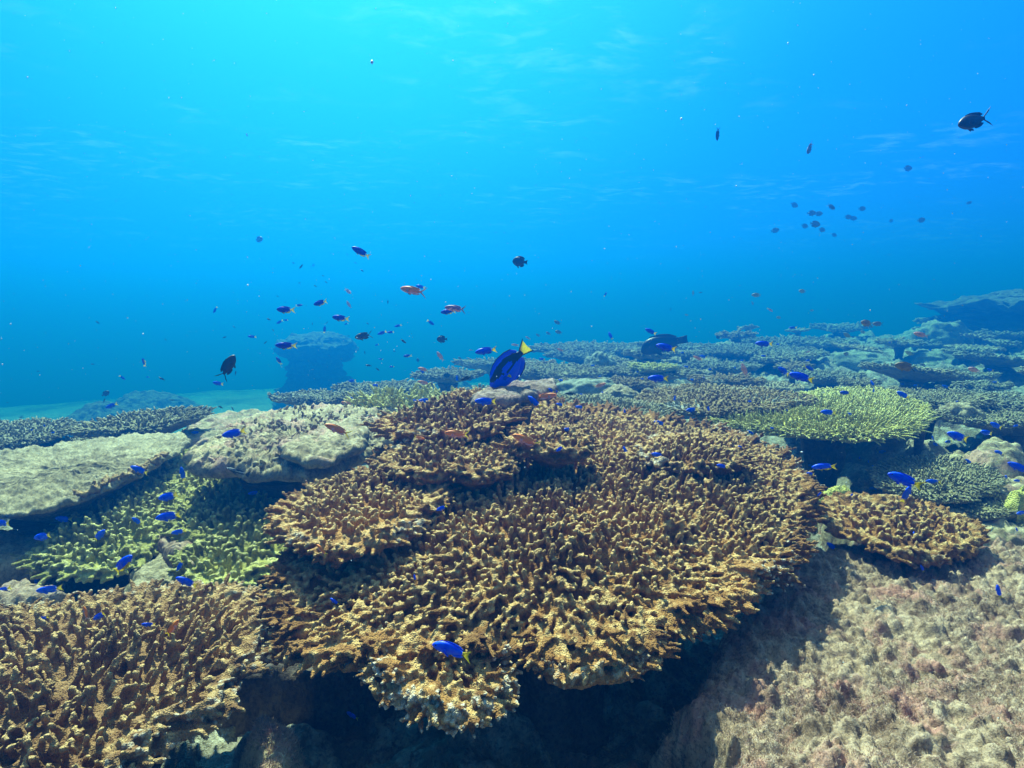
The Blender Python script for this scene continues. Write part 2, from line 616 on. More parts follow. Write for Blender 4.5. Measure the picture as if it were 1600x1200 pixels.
class Plate:
    """a coral plate: centre, rim radius and rim height by angle; star shaped round its centre"""
    def __init__(s, centre, rim, seed=0, jag=0.03, nth=360, jf=9.0, power=1.4, amp=0.008, soft=2):
        s.c = np.asarray(centre, float)
        rim = np.asarray(rim, float)
        d = rim - s.c
        a = np.arctan2(d[:, 1], d[:, 0])
        o = np.argsort(a)
        a, rad, z = a[o], np.hypot(d[o, 0], d[o, 1]), rim[o, 2]
        s.th = np.arange(nth) / nth * 2 * math.pi - math.pi
        aa = np.concatenate([a - 2 * math.pi, a, a + 2 * math.pi])
        s.R = np.interp(s.th, aa, np.tile(rad, 3))
        s.Z = np.interp(s.th, aa, np.tile(z, 3))
        for _ in range(soft):
            for A_ in ('R', 'Z'):
                v = getattr(s, A_)
                setattr(s, A_, (np.roll(v, 2) + np.roll(v, -2) + 2 * v) / 4)
        cx, sx = np.cos(s.th), np.sin(s.th)
        s.R = s.R * (1 + jag * fbm(cx * jf * .35 + seed, sx * jf * .35, seed * 1.7, 4, 0.65))
        s.seed, s.power, s.amp = seed, power, amp

    def polar(s, x, y):
        dx, dy = x - s.c[0], y - s.c[1]
        t = np.arctan2(dy, dx)
        Rr = np.interp(t, s.th, s.R, period=2 * math.pi)
        Zr = np.interp(t, s.th, s.Z, period=2 * math.pi)
        return t, np.hypot(dx, dy) / Rr, Rr, Zr

    def top(s, x, y):
        t, r, Rr, Zr = s.polar(x, y)
        rc = np.clip(r, 0, 1.1)
        z = s.c[2] + (Zr - s.c[2]) * rc ** s.power + s.amp * fbm(x * 9, y * 9, s.seed, 3)
        return z, r, t

    def body(s, acc, nr=40, edge=0.95, thick=0.016, funnel=0.10, stalk=0.12, relief=None, drop=0.0):
        """closed shell: top sheet, rounded rim, funnel shaped underside"""
        n = len(s.th)
        e = edge
        rr_ = list(np.linspace(0.0, 1, nr) ** 0.8 * e)
        rr_[0] = 0.01
        ct, st = np.cos(s.th), np.sin(s.th)
        rows = []
        for r in rr_:
            x, y = s.c[0] + ct * s.R * r, s.c[1] + st * s.R * r
            z, _, _ = s.top(x, y)
            if relief is not None:
                z = z + relief(x, y, r)
            z = z - drop * smooth(.75, 1, r / e)
            rows.append(np.stack([x, y, z], -1))
        last = rows[-1]
        x, y = s.c[0] + ct * (s.R * e + thick * .45), s.c[1] + st * (s.R * e + thick * .45)
        rows.append(np.stack([x, y, last[:, 2] - thick * .5], -1))
        for r in (1.0, 0.93, 0.8, 0.62, 0.45, 0.3, stalk):
            x, y = s.c[0] + ct * s.R * r * e, s.c[1] + st * s.R * r * e
            z, _, _ = s.top(x, y)
            z = z - thick - funnel * (1 - r) ** 1.3 + .006 * fbm(x * 14, y * 14, 4.4, 2)
            rows.append(np.stack([x, y, z], -1))
        V = np.concatenate(rows)
        F = grid_faces(n, len(rows), True)
        T = [[i, (i + 1) % n, len(V)] for i in range(n)]
        o = (len(rows) - 1) * n
        T += [[o + (i + 1) % n, o + i, len(V) + 1] for i in range(n)]
        V = np.concatenate([V, [rows[0].mean(0)], [rows[-1].mean(0)]])
        acc.add(V, F, T)
        return s

    def scatter(s, spacing, rs, rmin=0.0, rmax=1.0, keep=None):
        m = s.R.max()
        g = np.arange(-m, m, spacing)
        X, Y = np.meshgrid(g, g)
        X = X + (np.arange(len(g)) % 2 * .5 * spacing)[:, None]
        X = (X + rs.uniform(-.38, .38, X.shape) * spacing).ravel() + s.c[0]
        Y = (Y + rs.uniform(-.38, .38, Y.shape) * spacing).ravel() + s.c[1]
        z, r, t = s.top(X, Y)
        k = (r >= rmin) & (r <= rmax)
        if keep is not None:
            k &= keep(X, Y, r, t)
        return np.stack([X, Y, z], -1)[k], r[k], t[k]


PROF_HI = [(-0.3, 1.25), (0.08, 1.05), (0.35, 0.95), (0.65, 0.93), (0.88, 0.84), (0.99, 0.52), (1.03, 0.05)]
PROF_LO = [(-0.2, 1.15), (0.45, 0.92), (0.85, 0.66), (1.0, 0.1)]


def add_tubes(acc, P, D, L, Rd, sides=6, prof=None, rs=None, tipv=1.0, **kw):
    prof = prof or PROF_HI
    if len(P) == 0:
        return np.zeros((0, 3))
    V, F, T, tips = tubes(P, D, L, Rd, sides, prof, rs, **kw)
    a = np.repeat([max(0.0, (t - 0.45) / 0.55) for t, _ in prof], sides)
    acc.add(V, F, T, np.tile(a, len(P)) * tipv)
    return tips


def grow(acc, pl, rs, spacing=0.02, length=0.035, rad=0.007, rmax=0.97, rimlen=0.06, rimrad=0.006, rimstep=0.02,
         sides=6, prof=None, clump=True, ridges=True, keep=None, lean=0.15, rimup=0.15, hscale=None, nubs=2, sun_lean=None):
    """fingers on a plate, prostrate branches near its rim, forked branch tips along the rim"""
    tips, rimtips = [], []
    P, r, t = pl.scatter(spacing, rs, 0.0, rmax, keep)
    n = len(P)
    out = np.stack([np.cos(t), np.sin(t), 0 * t], -1)
    up = np.array([0, 0, 1.0])
    D = up + out * (lean + 0.75 * np.clip(r, 0, 1)[:, None] ** 4) + rs.normal(size=(n, 3)) * 0.20
    pat = 0.75 + 0.5 * smooth(-.5, .6, fbm(P[:, 0] * 6, P[:, 1] * 6, pl.seed + 3, 2))
    L = length * rs.uniform(0.45, 1.25, n) * pat * (1 - 0.45 * r ** 3)
    if hscale is not None:
        L = L * hscale(P)
    Rd = rad * rs.uniform(0.8, 1.25, n)
    tp = add_tubes(acc, P, D, L, Rd, sides, prof, rs)
    tips.append(tp)
    if nubs:
        Dn = unit(D)
        for k in range(nubs):
            sel = rs.rand(n) < 0.75
            h = rs.uniform(0.35, 0.8, sel.sum())[:, None]
            q = P[sel] + Dn[sel] * L[sel][:, None] * h
            side = rs.normal(size=(sel.sum(), 3)); side[:, 2] = np.abs(side[:, 2]) * .8 + .25
            side = unit(side)
            tp = add_tubes(acc, q, side, Rd[sel] * rs.uniform(1.5, 2.4, sel.sum()), Rd[sel] * 0.62, max(4, sides - 1), prof, rs)
            tips.append(tp)
    if ridges:
        P, r, t = pl.scatter(spacing * 1.15, rs, 0.40, 0.96, lambda X, Y, r_, t_: rs.rand(len(X)) < r_ ** 1.5 * .95)
        n = len(P)
        out = np.stack([np.cos(t), np.sin(t), 0 * t], -1)
        tan_ = np.stack([-np.sin(t), np.cos(t), 0 * t], -1)
        D = out + tan_ * rs.normal(size=(n, 1)) * .45 + up * rs.uniform(0.0, .35, (n, 1))
        tp = add_tubes(acc, P, D, length * rs.uniform(.9, 1.7, n), rad * rs.uniform(.8, 1.1, n), sides, prof, rs)
        tips.append(tp)
    # rim
    if rimlen > 0:
        ds = np.hypot(*(np.roll(np.stack([pl.R * np.cos(pl.th), pl.R * np.sin(pl.th)]), -1, 1) - np.stack([pl.R * np.cos(pl.th), pl.R * np.sin(pl.th)])))
        cum = np.concatenate([[0], np.cumsum(ds)])
        m_ = int(cum[-1] / rimstep)
        u = (np.arange(m_) + rs.uniform(-.35, .35, m_)) * rimstep
        t = np.interp(u, cum, np.concatenate([pl.th, [pl.th[0] + 2 * math.pi]]))
        for lay in range(2):
            Rr = np.interp(t, pl.th, pl.R, period=2 * math.pi)
            out = np.stack([np.cos(t), np.sin(t), 0 * t], -1)
            tan_ = np.stack([-np.sin(t), np.cos(t), 0 * t], -1)
            L = rimlen * rs.uniform(0.55, 1.15, m_) * (1 if lay == 0 else .8)
            start = Rr - L * (0.85 if lay == 0 else 1.1)
            x, y = pl.c[0] + out[:, 0] * start, pl.c[1] + out[:, 1] * start
            z, _, _ = pl.top(x, y)
            P = np.stack([x, y, z - (.004 if lay == 0 else -.006)], -1)
            D = out + tan_ * rs.normal(size=(m_, 1)) * .30 + up * (rimup + .12 * rs.normal(size=(m_, 1)) + .25 * lay)
            # follow the slope of the plate
            x2, y2 = pl.c[0] + out[:, 0] * Rr, pl.c[1] + out[:, 1] * Rr
            z2, _, _ = pl.top(x2, y2)
            D[:, 2] += (z2 - z) / np.maximum(Rr - start, 1e-3)
            Rd = rimrad * rs.uniform(.8, 1.2, m_)
            tp = add_tubes(acc, P, D, L, Rd, sides, prof, rs)
            rimtips.append(tp)
            Dn = unit(D)
            for sg in (-1, 1):
                for h in ((0.45, 0.75) if prof is None else (0.6,)):
                    sel = rs.rand(m_) < .8
                    q = P[sel] + Dn[sel] * L[sel][:, None] * h
                    D2 = Dn[sel] + tan_[sel] * sg * rs.uniform(.6, 1.1, (sel.sum(), 1)) + up * rs.uniform(-.05, .35, (sel.sum(), 1))
                    tp = add_tubes(acc, q, D2, L[sel] * rs.uniform(.28, .45, sel.sum()), Rd[sel] * .8, max(4, sides - 1), prof, rs)
                    rimtips.append(tp)
            t = t + .5 * rimstep / Rr
    return np.concatenate(tips), (np.concatenate(rimtips) if rimtips else np.zeros((0, 3)))


def fuse(name, acc, voxel, mat, parent, tips, rims, tipr=0.011, rimr=0.008, pale=None, smooth_it=0, rimf=None):
    """voxel remesh of all the pieces into one skin, with 'tip' and 'rim' colour attributes"""
    V, F, T, A = acc.get()
    o = mesh_obj(name, V, F, mat, tris=T)
    md = o.modifiers.new('remesh', 'REMESH')
    md.mode = 'VOXEL'
    md.voxel_size = voxel
    md.adaptivity = 0.0
    if smooth_it:
        sm = o.modifiers.new('smooth', 'SMOOTH')
        sm.factor = 0.5
        sm.iterations = smooth_it
    dg = bpy.context.evaluated_depsgraph_get()
    me = bpy.data.meshes.new_from_object(o.evaluated_get(dg))
    old = o.data
    o.modifiers.clear()
    o.data = me
    me.name = name
    bpy.data.meshes.remove(old)
    if not me.materials:
        me.materials.append(mat)
    n = len(me.vertices)
    co = np.empty(n * 3, np.float32)
    me.vertices.foreach_get('co', co)
    co = co.reshape(-1, 3)
    # fine lumpiness of the skin
    no = np.empty(n * 3, np.float32)
    me.vertex_normals.foreach_get('vector', no)
    no = no.reshape(-1, 3)
    co = co + no * (0.0016 * noise3(co[:, 0] * 130, co[:, 1] * 130, co[:, 2] * 130) + 0.0012 * noise3(co[:, 0] * 260, co[:, 1] * 260, co[:, 2] * 260))[:, None].astype(np.float32)
    me.vertices.foreach_set('co', co.ravel())
    for nm, pts, rad in (('tip', tips, tipr), ('rim', rims, rimr)):
        val = np.zeros(n, np.float32)
        if len(pts):
            # voxel hash instead of a python kd-tree loop
            h = rad
            dil = {}
            keys = np.floor(pts / h).astype(np.int64)
            base = np.floor(co / h).astype(np.int64)
            def enc(k): return (k[:, 0] + 4096) * 67108864 + (k[:, 1] + 4096) * 8192 + (k[:, 2] + 4096)
            pe = enc(keys)
            order = np.argsort(pe)
            pe, pp = pe[order], pts[order]
            best = np.full(n, 9.0)
            for dx in (-1, 0, 1):
                for dy in (-1, 0, 1):
                    for dz in (-1, 0, 1):
                        q = enc(base + np.array([dx, dy, dz]))
                        i = np.searchsorted(pe, q)
                        for step in range(2):
                            j = np.clip(i + step, 0, len(pe) - 1)
                            ok = pe[j] == q
                            d = np.where(ok, np.linalg.norm(co - pp[j], axis=1), 9)
                            best = np.minimum(best, d)
            val = np.clip(1 - best / rad, 0, 1).astype(np.float32)
            if nm == 'rim' and rimf is not None:
                val = val * rimf(co).astype(np.float32)
        at = me.attributes.new(nm, 'FLOAT', 'POINT')
        at.data.foreach_set('value', val)
    me.polygons.foreach_set('use_smooth', np.ones(len(me.polygons), bool))
    me.update()
    if parent is not None:
        o.parent = parent
    return o


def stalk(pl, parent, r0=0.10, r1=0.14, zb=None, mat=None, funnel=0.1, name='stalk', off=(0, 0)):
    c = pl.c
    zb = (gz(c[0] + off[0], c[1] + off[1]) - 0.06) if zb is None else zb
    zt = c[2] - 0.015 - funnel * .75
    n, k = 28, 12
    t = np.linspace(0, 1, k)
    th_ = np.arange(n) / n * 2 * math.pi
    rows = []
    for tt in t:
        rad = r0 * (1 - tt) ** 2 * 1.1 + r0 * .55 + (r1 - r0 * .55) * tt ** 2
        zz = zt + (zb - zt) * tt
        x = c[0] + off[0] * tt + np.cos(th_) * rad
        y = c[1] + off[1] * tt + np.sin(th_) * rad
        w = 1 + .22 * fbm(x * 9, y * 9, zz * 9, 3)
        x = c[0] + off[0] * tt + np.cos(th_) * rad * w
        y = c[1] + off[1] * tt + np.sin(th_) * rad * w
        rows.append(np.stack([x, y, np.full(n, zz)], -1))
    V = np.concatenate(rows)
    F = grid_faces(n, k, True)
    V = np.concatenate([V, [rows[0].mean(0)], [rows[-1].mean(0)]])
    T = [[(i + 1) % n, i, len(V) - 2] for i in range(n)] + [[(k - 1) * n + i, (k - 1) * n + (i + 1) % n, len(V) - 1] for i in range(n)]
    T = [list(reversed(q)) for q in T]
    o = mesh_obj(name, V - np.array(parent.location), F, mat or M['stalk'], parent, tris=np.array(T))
    return o


def shift(o, root):
    """store a part's mesh relative to its thing's base"""
    loc = np.array(root.location)
    me = o.data
    co = np.empty(len(me.vertices) * 3, np.float32)
    me.vertices.foreach_get('co', co)
    me.vertices.foreach_set('co', (co.reshape(-1, 3) - loc.astype(np.float32)).ravel())
    me.update()
    o.parent = root
    return o


def rimpts(lst):
    return np.array([at_z(a, b, c) for a, b, c in lst])


rs = np.random.RandomState(11)

# ---- the big brown table coral in the middle
Cm = at_z(850, 800, -0.50)
main_rim = rimpts([(418, 960, -.63), (425, 1010, -.655), (470, 1038, -.66), (550, 1045, -.66), (590, 1050, -.665), (835, 1045, -.665), (880, 1065, -.66),
                   (960, 1050, -.655), (1010, 1045, -.655), (1060, 1005, -.65), (1120, 985, -.645), (1165, 945, -.64), (1235, 900, -.63),
                   (1245, 850, -.61), (1278, 805, -.585), (1268, 760, -.56), (1225, 712, -.53), (1150, 678, -.50), (1060, 660, -.46),
                   (960, 645, -.42), (880, 632, -.40), (800, 628, -.385), (730, 640, -.385), (640, 690, -.44), (560, 740, -.50), (500, 800, -.56), (440, 890, -.61)])
root = empty('table_coral', (Cm[0], Cm[1], gz(Cm[0], Cm[1])), 'huge brown table coral with finger branches and layered ledges, filling the middle foreground', 'coral')
pm = Plate(Cm, main_rim, 1, jag=.035, nth=900, amp=.016, soft=2)
acc = Acc()


def relief_main(x, y, r):
    h = 0.010 * fbm(x * 22, y * 22, 7, 3)
    gap = smooth(.15, .45, fbm(x * 16, y * 16, 31, 2)) * smooth(.55, .8, r)
    return h - 0.022 * gap


pm.body(acc, nr=110, edge=.93, thick=.018, funnel=.16, relief=relief_main)
tips, rims = grow(acc, pm, rs, spacing=.0180, length=.036, rad=.0056, rimlen=.085, rimrad=.0056, rimstep=.0155, rmax=.93,
                  hscale=lambda P: 0.38 + 0.75 * smooth(.95, 1.5, P[:, 1]), nubs=2)
main = fuse('plate', acc, .0029, M['brown'], None, tips, rims,
            rimf=lambda co: smooth(-.15, .35, fbm(co[:, 0] * 3 + 5, co[:, 1] * 3, 2.2, 2)) * smooth(-.2, .25, co[:, 0]) + .0)
shift(main, root)
stalk(pm, root, .13, .20, funnel=.16)


def tier(root, name, centre, rim, seed, mat='brown', spacing=.0180, length=.034, rimlen=.06, voxel=.0030, thick=.014, funnel=.07, rad=.0057, rimf=None, **kw):
    pl = Plate(centre, rim, seed, jag=.05, nth=420, amp=.008)
    a = Acc()
    pl.body(a, nr=50, edge=.92, thick=thick, funnel=funnel, stalk=.25,
            relief=lambda x, y, r: .008 * fbm(x * 24, y * 24, seed, 3))
    tp, rm = grow(a, pl, np.random.RandomState(seed), spacing=spacing, length=length, rad=rad, rimlen=rimlen, rimrad=rad * .95, rimstep=max(.0155, rad * 2.4), rmax=.95, **kw)
    o = fuse(name, a, voxel, M[mat], None, tp, rm, rimf=rimf or (lambda co: 0.5 + 0 * co[:, 0]))
    shift(o, root)
    return pl, o


half = lambda co: smooth(-.1, .4, fbm(co[:, 0] * 5 + 1, co[:, 1] * 5, 8.2, 2))
# front lobe hanging out towards the viewer
fl = [(575, 1035, -.65), (585, 1085, -.672), (640, 1110, -.68), (700, 1138, -.685), (760, 1130, -.685), (800, 1100, -.68), (800, 1050, -.67), (770, 990, -.655), (690, 965, -.645), (610, 990, -.645)]
tier(root, 'lobe', at_z(695, 1035, -.652), rimpts(fl), 21, rimlen=.075, length=.02, rimf=lambda co: 1.0 + 0 * co[:, 0])
fl = [(840, 1010, -.64), (850, 1060, -.66), (880, 1072, -.662), (940, 1060, -.66), (1000, 1052, -.658), (1040, 1010, -.65), (990, 960, -.64), (900, 955, -.64)]
tier(root, 'lobe', at_z(930, 1005, -.640), rimpts(fl), 22, rimlen=.06, length=.02, rimf=lambda co: .6 + 0 * co[:, 0])
# left ledges, one above the other
up1 = [(432, 800, -0.513), (450, 850, -0.528), (500, 872, -0.533), (560, 872, -0.531), (620, 850, -0.523), (665, 815, -0.508), (700, 778, -0.488), (680, 745, -0.468), (610, 735, -0.463), (540, 750, -0.478), (480, 765, -0.493)]
tier(root, 'ledge', at_z(575, 795, -.483), rimpts(up1), 23, rimlen=.055, rimf=half)
up2 = [(590, 735, -.44), (640, 752, -.452), (700, 750, -.45), (760, 745, -.44), (800, 720, -.42), (790, 695, -.40), (720, 690, -.40), (640, 700, -.42), (600, 715, -.43)]
tier(root, 'ledge', at_z(700, 716, -.415), rimpts(up2), 24, rimlen=.045, rimf=half)
up3 = [(585, 672, -.385), (640, 686, -.39), (710, 688, -.385), (770, 680, -.37), (800, 655, -.345), (790, 625, -.325), (740, 615, -.32), (690, 630, -.335), (640, 648, -.355), (600, 660, -.37)]
tier(root, 'ledge', at_z(715, 650, -.345), rimpts(up3), 25, rimlen=.045, length=.042, rimf=half)
up4 = [(1000, 720, -.455), (1060, 735, -.465), (1120, 735, -.475), (1160, 715, -.48), (1130, 690, -.465), (1060, 682, -.45), (1010, 695, -.445)]
tier(root, 'ledge', at_z(1080, 710, -.448), rimpts(up4), 26, rimlen=.045, length=.034, rimf=half)

up5 = [(680, 722, -.432), (712, 740, -.438), (760, 750, -.438), (798, 740, -.432), (790, 716, -.42), (740, 706, -.415)]
tier(root, 'ledge', at_z(740, 728, -.418), rimpts(up5), 27, rimlen=.04, rimf=half)
up6 = [(790, 690, -.385), (830, 712, -.395), (880, 716, -.40), (925, 700, -.395), (910, 678, -.38), (850, 668, -.37)]
tier(root, 'ledge', at_z(860, 692, -.372), rimpts(up6), 28, rimlen=.04, rimf=half)

# ---- brown table coral cut by the lower left corner
bl = [(-260, 1010, -.66), (-120, 985, -.65), (60, 955, -.655), (200, 935, -.66), (330, 925, -.665), (400, 930, -.67), (432, 975, -.68), (415, 1035, -.695),
      (380, 1075, -.70), (345, 1120, -.71), (290, 1150, -.715), (240, 1185, -.72), (160, 1270, -.73), (0, 1330, -.73), (-200, 1300, -.72), (-330, 1150, -.69)]
c0 = at_z(100, 1080, -.665)
root = empty('table_coral', (c0[0], c0[1], gz(c0[0], c0[1])), 'brown finger-branched table coral cut off by the lower left corner', 'coral')
rs2 = np.random.RandomState(31)
pl = Plate(c0, rimpts(bl), 31, jag=.03, nth=800, amp=.010)
acc = Acc()
pl.body(acc, nr=100, edge=.93, thick=.018, funnel=.14, relief=lambda x, y, r: .008 * fbm(x * 24, y * 24, 7, 3) - .016 * smooth(.2, .45, fbm(x * 15, y * 15, 31, 2)))
tips, rims = grow(acc, pl, rs2, spacing=.0215, length=.046, rad=.0056, rimlen=.08, rimrad=.0060, rimstep=.017, rmax=.94, lean=.35, nubs=1)
o = fuse('plate', acc, .0034, M['tan'], None, tips, rims, rimf=lambda co: .75 + 0 * co[:, 0])
shift(o, root)
stalk(pl, root, .10, .14, funnel=.14)

# ---- green coral on the left: two colonies
gl = [(55, 895, -.80), (100, 905, -.805), (160, 903, -.805), (215, 885, -.80), (245, 855, -.785), (262, 820, -.76), (290, 760, -.73), (275, 720, -.70), (235, 735, -.71), (190, 765, -.74), (140, 800, -.765), (95, 830, -.785), (55, 865, -.80)]
c1 = at_z(185, 825, -.75)
root = empty('table_coral', (c1[0], c1[1], gz(c1[0], c1[1])), 'green stubby table coral with a pale rim, on the left below the grey plate', 'coral', 'green corals on the left')
pl, _ = tier(root, 'plate', c1, rimpts(gl), 41, 'green', spacing=.027, length=.046, rad=.0076, rimlen=.06, voxel=.0038, rimf=lambda co: .5 + 0 * co[:, 0], nubs=2)
stalk(pl, root, .06, .08, funnel=.07)
gr = [(318, 925, -.80), (360, 925, -.80), (405, 900, -.79), (445, 885, -.78), (470, 830, -.74), (450, 780, -.71), (400, 750, -.70), (330, 735, -.70), (290, 700, -.69), (270, 730, -.70), (285, 790, -.74), (315, 850, -.77)]
c2 = at_z(370, 830, -.745)
root = empty('table_coral', (c2[0], c2[1], gz(c2[0], c2[1])), 'dark green stubby coral half in the shade below the pinkish rubble plate', 'coral', 'green corals on the left')
pl, _ = tier(root, 'plate', c2, rimpts(gr), 42, 'green', spacing=.027, length=.050, rad=.0076, rimlen=.06, voxel=.0038, rimf=lambda co: .2 + 0 * co[:, 0], nubs=2)
stalk(pl, root, .06, .08, funnel=.07)

# ---- small brown table coral at the right
sr = [(1282, 800, -.645), (1300, 832, -.665), (1350, 850, -.675), (1400, 875, -.685), (1450, 880, -.69), (1500, 870, -.69), (1530, 850, -.68), (1522, 820, -.665),
      (1470, 800, -.65), (1400, 785, -.64), (1340, 778, -.635), (1295, 782, -.635)]
c3 = at_z(1400, 820, -.65)
root = empty('table_coral', (c3[0], c3[1], gz(c3[0], c3[1])), 'small brown table coral with white rim, right beside the huge brown one', 'coral')
pl, _ = tier(root, 'plate', c3, rimpts(sr), 51, 'brown', spacing=.024, length=.034, rad=.0065, rimlen=.05, voxel=.0040,
             rimf=lambda co: smooth(1.62, 1.45, co[:, 1]) * .9)
stalk(pl, root, .04, .06, funnel=.07)

# ---- bright lime table coral at the right and its neighbours: unfused, many small fingers
def table(name, label, centre, rim, seed, mat, spacing=.022, length=.035, rad=.0045, rimlen=.05, rimstep=.02, funnel=.12, thick=.014, group=None,
          jag=.05, nth=300, sides=5, sr=(.05, .07), cat='coral', nubs=1, ridges=True, lean=.2, relief=.008, power=1.4, keep=None, edge=.93, rmax=.96, relief_fn=None, zb=None, amp=.008, stalkmat=None, rimup=.15):
    root = empty(name, (centre[0], centre[1], gz(centre[0], centre[1])), label, cat, group)
    pl = Plate(centre, rim, seed, jag=jag, nth=nth, power=power, amp=amp)
    a = Acc()
    pl.body(a, nr=36, edge=edge, thick=thick, funnel=funnel, stalk=.2, relief=relief_fn or (lambda x, y, r: relief * fbm(x * 20, y * 20, seed, 3)))
    if spacing:
        grow(a, pl, np.random.RandomState(seed), spacing=spacing, length=length, rad=rad, rimlen=rimlen, rimrad=rad, rimstep=rimstep, sides=sides,
             prof=PROF_LO, nubs=nubs, ridges=ridges, lean=lean, keep=keep, rmax=rmax, rimup=rimup)
    V, F, T, A = a.get()
    o = mesh_obj('plate', V - np.array(root.location), F, M[mat], root, attrs={'tip': A, 'rim': A * 0}, tris=T)
    stalk(pl, root, sr[0], sr[1], funnel=funnel, mat=stalkmat, zb=zb)
    return root, pl


lr = [(1088, 655, -.545), (1130, 668, -.555), (1200, 677, -.565), (1270, 683, -.575), (1320, 690, -.58), (1390, 683, -.58), (1440, 664, -.575), (1452, 650, -.57),
      (1420, 625, -.55), (1370, 610, -.54), (1300, 612, -.535), (1240, 622, -.535), (1180, 638, -.54), (1120, 645, -.54)]
table('table_coral', 'bright yellow-green table coral over a black shadow, right of the huge brown coral', at_z(1290, 645, -.545), rimpts(lr), 61, 'lime',
      spacing=.021, length=.044, rad=.0048, rimlen=.075, rimstep=.016, jag=.04, nth=500, funnel=.14, sides=5, nubs=2, lean=.35, sr=(.07, .10))
orr = [(995, 628, -.50), (1030, 640, -.51), (1080, 648, -.515), (1150, 643, -.515), (1230, 634, -.515), (1282, 626, -.515), (1240, 617, -.51), (1180, 608, -.505), (1110, 603, -.50), (1040, 608, -.495)]
table('table_coral', 'ochre table coral with a bare grey middle, directly behind the yellow-green one', at_z(1130, 624, -.49), rimpts(orr), 62, 'ochre',
      spacing=.027, length=.022, rad=.006, rimlen=.04, sr=(.06, .08), nth=400)
ol = [(1362, 748, -.735), (1372, 762, -.745), (1420, 775, -.755), (1480, 785, -.765), (1530, 775, -.76), (1562, 765, -.755), (1560, 740, -.735), (1500, 718, -.71), (1440, 715, -.70), (1385, 725, -.71)]
table('table_coral', 'olive-grey table coral with a ragged pale rim, below the lime one at the right', at_z(1465, 745, -.715), rimpts(ol), 63, 'olive',
      spacing=.018, length=.022, rad=.004, rimlen=.05, rimstep=.016, sr=(.04, .06), nth=400)
ol2 = [(1490, 795, -.80), (1530, 808, -.81), (1570, 805, -.81), (1590, 790, -.80), (1560, 780, -.79), (1510, 782, -.79)]
table('table_coral', 'small flat brown-olive coral plate tucked beneath the ragged olive one', at_z(1540, 792, -.79), rimpts(ol2), 64, 'olive',
      spacing=.02, length=.012, rad=.004, rimlen=.03, sr=(.03, .05))
bk = [(870, 640, -.50), (930, 655, -.51), (1000, 660, -.52), (1045, 655, -.52), (1050, 643, -.51), (1000, 632, -.505), (930, 622, -.50), (870, 622, -.49)]
table('table_coral', 'olive table coral just behind the crest of the huge brown coral', at_z(955, 640, -.48), rimpts(bk), 65, 'olive',
      spacing=.024, length=.03, rad=.005, rimlen=.05, sr=(.06, .08))

# ---- dead grey plate at the left with a living brown rim
dp = [(-140, 740, -.62), (-60, 800, -.64), (0, 800, -.645), (60, 792, -.645), (125, 775, -.64), (190, 748, -.63), (240, 725, -.62), (292, 692, -.60), (280, 676, -.59), (210, 678, -.59), (120, 690, -.60), (40, 700, -.60), (-60, 705, -.60)]
root, pl = table('dead_table_coral', 'pale grey dead table coral with a living orange-brown rim, at the left edge', at_z(100, 735, -.60), rimpts(dp), 71, 'dead',
                 spacing=None, rimlen=0, relief_fn=lambda x, y, r: .011 * fbm(x * 9, y * 9, 3, 3) + .010 * fbm(x * 28, y * 28, 3, 4, .7), sr=(.10, .14), edge=1.0, nth=500, thick=.018, funnel=.2)
a = Acc()
rimkeep = lambda X, Y, r, t: (r > .87) & (np.array([project((x_, y_, -.6))[0] for x_, y_ in zip(X, Y)]) > 118) & (Y < pl.c[1] + .5) & (np.sin(t) < .75)
tp, rm = grow(a, pl, np.random.RandomState(5), spacing=.017, length=.024, rad=.009, rimlen=.0, nubs=2, sides=6, rmax=1.01, prof=PROF_HI, keep=rimkeep, ridges=False)
o = fuse('living_rim', a, .0045, M['tan'], None, tp, rm)
o['label'] = 'orange-brown living rim'
shift(o, root)

# ---- pinkish rubble-covered plate left of the crest
rp = [(292, 705, -.535), (320, 722, -.545), (380, 728, -.55), (440, 733, -.555), (500, 730, -.555), (545, 712, -.545), (600, 690, -.53), (640, 650, -.50), (600, 632, -.485), (520, 632, -.485), (450, 636, -.49), (400, 650, -.50), (345, 680, -.52)]
root, pl = table('dead_table_coral', 'pinkish-grey rubble-crusted coral plate left of the brown crest, dark hollow below', at_z(465, 680, -.50), rimpts(rp), 72, 'rubble',
                 spacing=.034, length=.014, rad=.008, rimlen=0, nubs=1, ridges=False, relief_fn=lambda x, y, r: .014 * fbm(x * 8, y * 8, 3, 3) + .013 * fbm(x * 32, y * 32, 3, 4, .7), keep=lambda X, Y, r, t: fbm(X * 6, Y * 6, 4, 2) > -.15, sr=(.12, .16), edge=1.0, nth=500, thick=.05, funnel=.16, sides=6)
rq = [(470, 712, -.500), (500, 722, -.505), (530, 705, -.50), (560, 682, -.49), (570, 660, -.475), (530, 655, -.475), (490, 675, -.485)]
sub = Plate(at_z(525, 685, -.478), rimpts(rq), 73, jag=.05, nth=200)
a = Acc()
sub.body(a, nr=30, edge=1.0, thick=.03, funnel=.05, relief=lambda x, y, r: .014 * fbm(x * 24, y * 24, 2, 3))
V, F, T, A = a.get()
mesh_obj('crust', V - np.array(root.location), F, M['rubble'], root, attrs={'tip': A, 'rim': A * 0}, tris=T)

